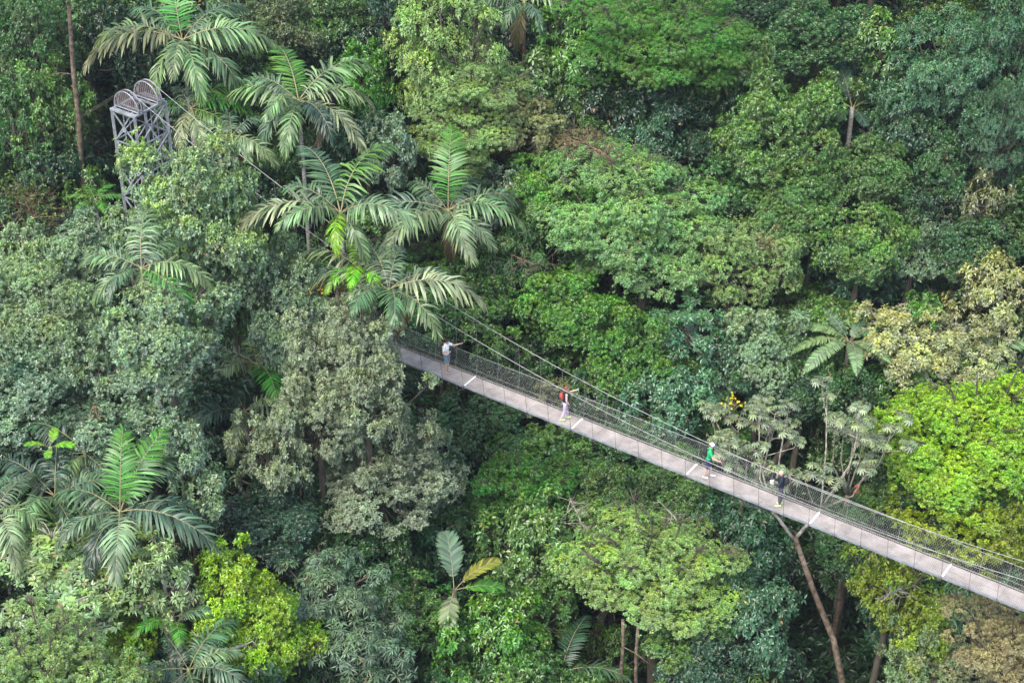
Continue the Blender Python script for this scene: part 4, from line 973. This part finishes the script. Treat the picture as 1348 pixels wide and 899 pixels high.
# ------------------------------------------------------------------ people on the deck
PS = 1.10
SKIN = plain('skin_tone', (.55, .36, .28), .55)
def fig_obj(mb, name, mat, parent, vox):
    o = mb.build(name, mat, parent, True)
    r = o.modifiers.new('join', 'REMESH'); r.mode = 'VOXEL'; r.voxel_size = vox; r.use_smooth_shade = True
    s = o.modifiers.new('soft', 'SMOOTH'); s.factor = .5; s.iterations = 2
    return o
def A(*v): return np.array(v, float)
def person(px, py, face, label, J, top, top_mat, bottom, bot_mat, shoes, hair_mat, hair='short', cap=None, sleeve=.55, skin=None):
    p = on_z(px, py, .035)
    root = link('person', None, loc=tuple(p), rot=(0, 0, R_(face)), scale=(PS, PS, PS))
    tag(root, label, 'person', 'people on the footbridge')
    b = MB(); sk = skin or SKIN
    tl = J.get('lean', A(0, 0, 0))                       # shift of the chest relative to the pelvis
    pel = A(0, 0, .93); ch = A(0, 0, 1.27) + tl; nk = A(.0, 0, 1.44) + tl * 1.2; hd = A(.03, 0, 1.59) + tl * 1.5 + J.get('head', A(0, 0, 0))
    b.ell(pel, (.105, .15, .12)); b.ell((pel + ch) / 2, (.09, .125, .17)); b.ell(ch, (.105, .155, .19))
    b.tube([ch + A(0, 0, .1), nk, hd + A(-.01, 0, -.05)], [.07, .055, .05], 10)
    b.tube([ch + A(0, -.15, .12), ch + A(0, 0, .16), ch + A(0, .15, .12)], [.055, .075, .055], 8)
    yaw = Matrix.Rotation(R_(J.get('look', 0)), 3, 'Z') @ Matrix.Rotation(R_(J.get('nod', 8)), 3, 'Y'); yr = np.array(yaw)
    H = lambda x, y, z: hd + yr @ A(x, y, z)
    b.ell(hd, (.093, .074, .112), 16, 12, yr); b.ell(H(.02, 0, -.06), (.068, .055, .065), 12, 8, yr)
    b.tube([H(.085, 0, .015), H(.108, 0, -.018), H(.092, 0, -.028)], [.010, .017, .014], 6)
    for s in (-1, 1): b.ell(H(-.005, s * .074, -.005), (.02, .010, .03), 8, 6, yr)
    hips = {}
    for s, side in ((1, 'l'), (-1, 'r')):
        hp = pel + A(0, s * .085, -.03); kn = J['knee_' + side]; an = J['ankle_' + side]
        b.tube([hp, (hp + kn) / 2, kn], [.088, .075, .054], 10); b.ell(kn, (.054, .054, .056))
        b.tube([kn, kn * .65 + an * .35 + A(-.012, 0, 0), an], [.053, .056, .036], 10)
        b.tube([an + A(-.03, 0, -.03), an + A(.06, 0, -.045), an + A(.15, s * .01, -.062)], [.034, .036, .026], 8)
        sh = ch + A(0, s * .175, .12); el = J['elbow_' + side] + tl; hn = J['hand_' + side] + tl
        b.ell(sh, (.058, .058, .058)); b.tube([sh, (sh + el) / 2, el], [.052, .047, .039], 10); b.ell(el, (.040, .040, .040))
        wr = hn; b.tube([el, el * .6 + wr * .4, wr], [.040, .041, .026], 10)
        fd = unit(wr - el); ax = unit(np.cross(fd, A(0, 0, 1) if abs(fd[2]) < .9 else A(1, 0, 0))); nn = np.cross(ax, fd)
        pm = wr + fd * .045
        rot = np.stack([fd, ax, nn], 1)
        b.ell(pm, (.052, .040, .017), 10, 8, rot)
        for k, (oy, ln) in enumerate(((-.030, .066), (-.010, .080), (.011, .076), (.030, .060))):
            q0 = pm + fd * .035 + ax * oy; q1 = q0 + fd * ln * .55 - nn * .006; q2 = q1 + unit(fd - nn * .9) * ln * .5
            b.tube([q0, q1, q2], [.0098, .009, .0075], 6)
        q0 = pm - fd * .015 + ax * .034 * s; b.tube([q0, q0 + (fd * .6 + ax * s * .8) * .035, q0 + (fd * .95 + ax * s * .5) * .07], [.012, .0105, .0085], 6)
        hips[side] = (hp, kn, an, sh, el, hn)
    fig_obj(b, 'body', sk, root, .0088)
    for s in (-1, 1): MB().ell(H(.080, s * .03, .012), (.010, .012, .008), 8, 6).build('eye', M['eye'], root, True)
    MB().ell(H(.080, 0, -.062), (.012, .024, .006), 8, 6).build('mouth', M['lip'], root, True)
    c = MB(); c.ell(ch, (.128, .178, .20)); c.ell((pel + ch) / 2, (.115, .152, .19)); c.ell(pel + A(0, 0, .06), (.122, .162, .09))
    c.tube([ch + A(0, -.15, .13), ch + A(0, 0, .165), ch + A(0, .15, .13)], [.066, .084, .066], 10)
    if sleeve > 0:
        for side in 'lr':
            sh, el = hips[side][3:5]; c.ell(sh, (.07, .07, .07)); c.tube([sh, sh + (el - sh) * sleeve], [.07, .062 if sleeve < 1 else .05], 10)
    if sleeve >= 1:
        for side in 'lr':
            el, hn = hips[side][4:6]; c.ell(el, (.05, .05, .05)); c.tube([el, el + (hn - el) * .9], [.05, .036], 10)
    fig_obj(c, top, top_mat, root, .014)
    c = MB(); c.ell(pel, (.122, .164, .12))
    for side in 'lr':
        hp, kn, an = hips[side][:3]
        if bottom == 'shorts': c.tube([hp, (hp + kn) / 2, hp + (kn - hp) * .93], [.10, .095, .085], 12)
        else: c.ell(kn, (.066, .066, .066)); c.tube([hp, (hp + kn) / 2, kn], [.10, .088, .066], 12); c.tube([kn, (kn + an) / 2, an + (kn - an) * .12], [.066, .066, .05], 12)
    fig_obj(c, bottom, bot_mat, root, .014)
    if shoes:
        for side in 'lr':
            an = hips[side][2]; m = MB()
            m.tube([an + A(-.06, 0, -.045), an + A(-.02, 0, -.03), an + A(.07, 0, -.045), an + A(.15, 0, -.055), an + A(.185, 0, -.065)], [.030, .045, .046, .040, .018], 10)
            m.tube([an + A(-.02, 0, -.03), an + A(-.01, 0, .02)], [.045, .042], 10)
            fig_obj(m, 'shoe', shoes, root, .012)
    m = MB(); m.ell(H(-.018, 0, .028), (.096, .084, .100), 16, 12, yr)
    if hair == 'long': m.ell(H(-.06, 0, -.05), (.06, .075, .12), 12, 8, yr); m.tube([H(-.09, 0, -.02), H(-.13, 0, -.12), H(-.12, 0, -.22)], [.035, .04, .02], 8)
    fig_obj(m, 'hair', hair_mat, root, .012)
    if cap:
        m = MB(); m.ell(H(-.008, 0, .055), (.108, .092, .085), 16, 10, yr); fig_obj(m, 'cap', cap[0], root, .012)
        m = MB(); V = []
        for e in (0, .008):
            for i in range(11):
                a = -1.25 + 2.5 * i / 10; V.append(H(.075 + .115 * math.cos(a), .082 * math.sin(a), .038 + e))
            V.append(H(.03, .078, .038 + e)); V.append(H(.03, -.078, .038 + e))
        k = 13; m.add(V, [tuple(range(k - 1, -1, -1)), tuple(range(k, 2 * k))] + [(i, (i + 1) % k, k + (i + 1) % k, k + i) for i in range(k)])
        m.build('cap_brim', cap[1], root)
    def W(v): return Matrix.Translation(Vector(p)) @ Matrix.Rotation(R_(face), 4, 'Z') @ (Vector(v) * PS)
    return root, hips, ch, W
def backpack(W, ch, face, mat, dark, label, size=1.0):
    c = ch + A(-.20 * size - .02, 0, -.03); root = link('backpack', None, loc=W(c), rot=(0, 0, R_(face)), scale=(PS, PS, PS)); tag(root, label, 'backpack')
    m = MB(); m.ell((0, 0, 0), (.115 * size, .15 * size, .23 * size), 14, 10); m.ell((.02, 0, -.06), (.12 * size, .15 * size, .17 * size), 14, 10); fig_obj(m, 'bag', mat, root, .012)
    m = MB(); m.ell((-.085 * size, 0, -.06), (.06 * size, .11 * size, .11 * size), 12, 8); fig_obj(m, 'front_pocket', dark, root, .012)
    for s in (-1, 1):
        m = MB(); m.tube([(.06, s * .08, .17), (.17, s * .10, .245), (.30, s * .105, .19), (.335, s * .11, .05), (.27, s * .14, -.10), (.12, s * .14, -.14)], [.017] * 6, 8); m.build('strap', dark, root, True)
M['eye'] = plain('dark_eye', (.03, .02, .02), .3); M['lip'] = plain('lip_red', (.35, .12, .10), .5)
white = plain('white_cotton', (.88, .87, .88)); bluegrey = plain('blue_grey_cotton', (.16, .23, .28)); navy = plain('navy_cotton', (.012, .016, .035)); lav = plain('lavender_cotton', (.50, .42, .55))
greenc = plain('green_cotton', (.02, .42, .14)); darknavy = plain('dark_blue_shorts_cloth', (.035, .04, .11)); greyc = plain('dark_grey_cloth', (.07, .065, .09)); capw = plain('white_cap_cloth', (.85, .85, .86)); brim = plain('slate_brim', (.10, .12, .16))
redb = plain('orange_red_nylon', (.36, .06, .045)); darkb = plain('black_nylon', (.02, .02, .025)); brownh = plain('dark_brown_hair', (.05, .018, .015)); redh = plain('auburn_hair', (.20, .06, .035)); blond = plain('ginger_blond_hair', (.58, .42, .27))
limes = plain('lime_trainers', (.68, .80, .30), .5); whites = plain('pale_grey_trainers', (.68, .66, .74), .5); phone = plain('pale_blue_phone', (.25, .50, .58), .3); blackp = plain('black_plastic', (.02, .02, .02), .4); paper = plain('white_paper', (.8, .8, .78), .8); strapm = plain('sandal_brown', (.25, .14, .09))
r1 = person(588, 489.5, -30, 'dark-haired person in a white shirt and blue-grey shorts, stretching one arm to the net', dict(
    knee_l=A(.02, .10, .50), ankle_l=A(.0, .10, .085), knee_r=A(.05, -.09, .50), ankle_r=A(.02, -.09, .085),
    elbow_l=A(.24, .30, 1.30), hand_l=A(.42, .44, 1.36), elbow_r=A(.02, -.27, 1.12), hand_r=A(.20, -.10, 1.16), nod=15, look=10),
    'shirt', white, 'shorts', bluegrey, None, brownh, sleeve=.6)
W = r1[3]; q = W((.29, -.03, 1.19)); m = MB(); m.beam((-.05, 0, 0), (.05, 0, 0), .06, .075); m.tube([(0, .02, 0), (0, .08, 0)], [.03, .028], 10)
tag(m.build('camera_body', blackp, None, loc=q, rot=(0, 0, R_(-100))), 'small black camera held at the chest of the white-shirted person', 'camera')
r2 = person(743, 552.5, 12, 'person in a black sleeveless top and lavender trousers with lime shoes, holding out a phone', dict(
    knee_l=A(.12, .09, .50), ankle_l=A(.14, .09, .09), knee_r=A(-.03, -.09, .50), ankle_r=A(-.16, -.09, .12),
    elbow_l=A(.24, .18, 1.27), hand_l=A(.43, .08, 1.40), elbow_r=A(-.02, -.25, 1.13), hand_r=A(.10, -.22, .93), lean=A(.03, 0, 0), nod=5, look=5),
    'tank_top', navy, 'trousers', lav, limes, redh, hair='long', sleeve=0)
backpack(r2[3], r2[2], 12, redb, darkb, 'orange-red backpack worn by the person in the black sleeveless top', .8)
m = MB(); m.beam((0, 0, -.075), (0, 0, .075), .08, .012, up=(0, 1, 0)); tag(m.build('phone', phone, None, loc=r2[3]((.58, .04, 1.44)), rot=(0, R_(10), R_(100))), 'pale blue phone held out by the person in the black sleeveless top', 'phone')
r3 = person(931, 628, -8, 'person in a white cap, green T-shirt and dark blue shorts, reaching to the rail', dict(
    knee_l=A(.10, .09, .50), ankle_l=A(.16, .09, .09), knee_r=A(-.02, -.09, .50), ankle_r=A(-.14, -.09, .09),
    elbow_l=A(.12, .24, 1.14), hand_l=A(.33, .22, 1.02), elbow_r=A(.14, -.23, 1.12), hand_r=A(.38, -.20, 1.0), lean=A(.04, 0, 0), nod=22, look=0),
    't_shirt', greenc, 'shorts', darknavy, whites, brownh, cap=(capw, brim), sleeve=.6)
backpack(r3[3], r3[2], -8, darkb, darkb, 'dark backpack worn by the person in the green T-shirt', .85)
r4 = person(1026, 665, 172, 'ginger-haired person in a black top and dark grey trousers, looking down at a white paper', dict(
    knee_l=A(.03, .09, .50), ankle_l=A(.0, .09, .09), knee_r=A(-.01, -.09, .50), ankle_r=A(-.06, -.09, .09),
    elbow_l=A(.08, .25, 1.13), hand_l=A(.30, .12, 1.13), elbow_r=A(.08, -.25, 1.13), hand_r=A(.30, -.10, 1.13), lean=A(.02, 0, 0), nod=30, look=0),
    'top', navy, 'trousers', greyc, limes, blond, sleeve=1)
backpack(r4[3], r4[2], 172, darkb, darkb, 'black backpack worn by the ginger-haired person', .85)
m = MB(); m.beam((-.0, -.09, 0), (0, .09, 0), .13, .006, up=(.3, 0, 1)); tag(m.build('paper', paper, None, loc=r4[3]((.39, 0, 1.155)), rot=(0, 0, R_(172))), 'folded white paper held by the ginger-haired person', 'paper')
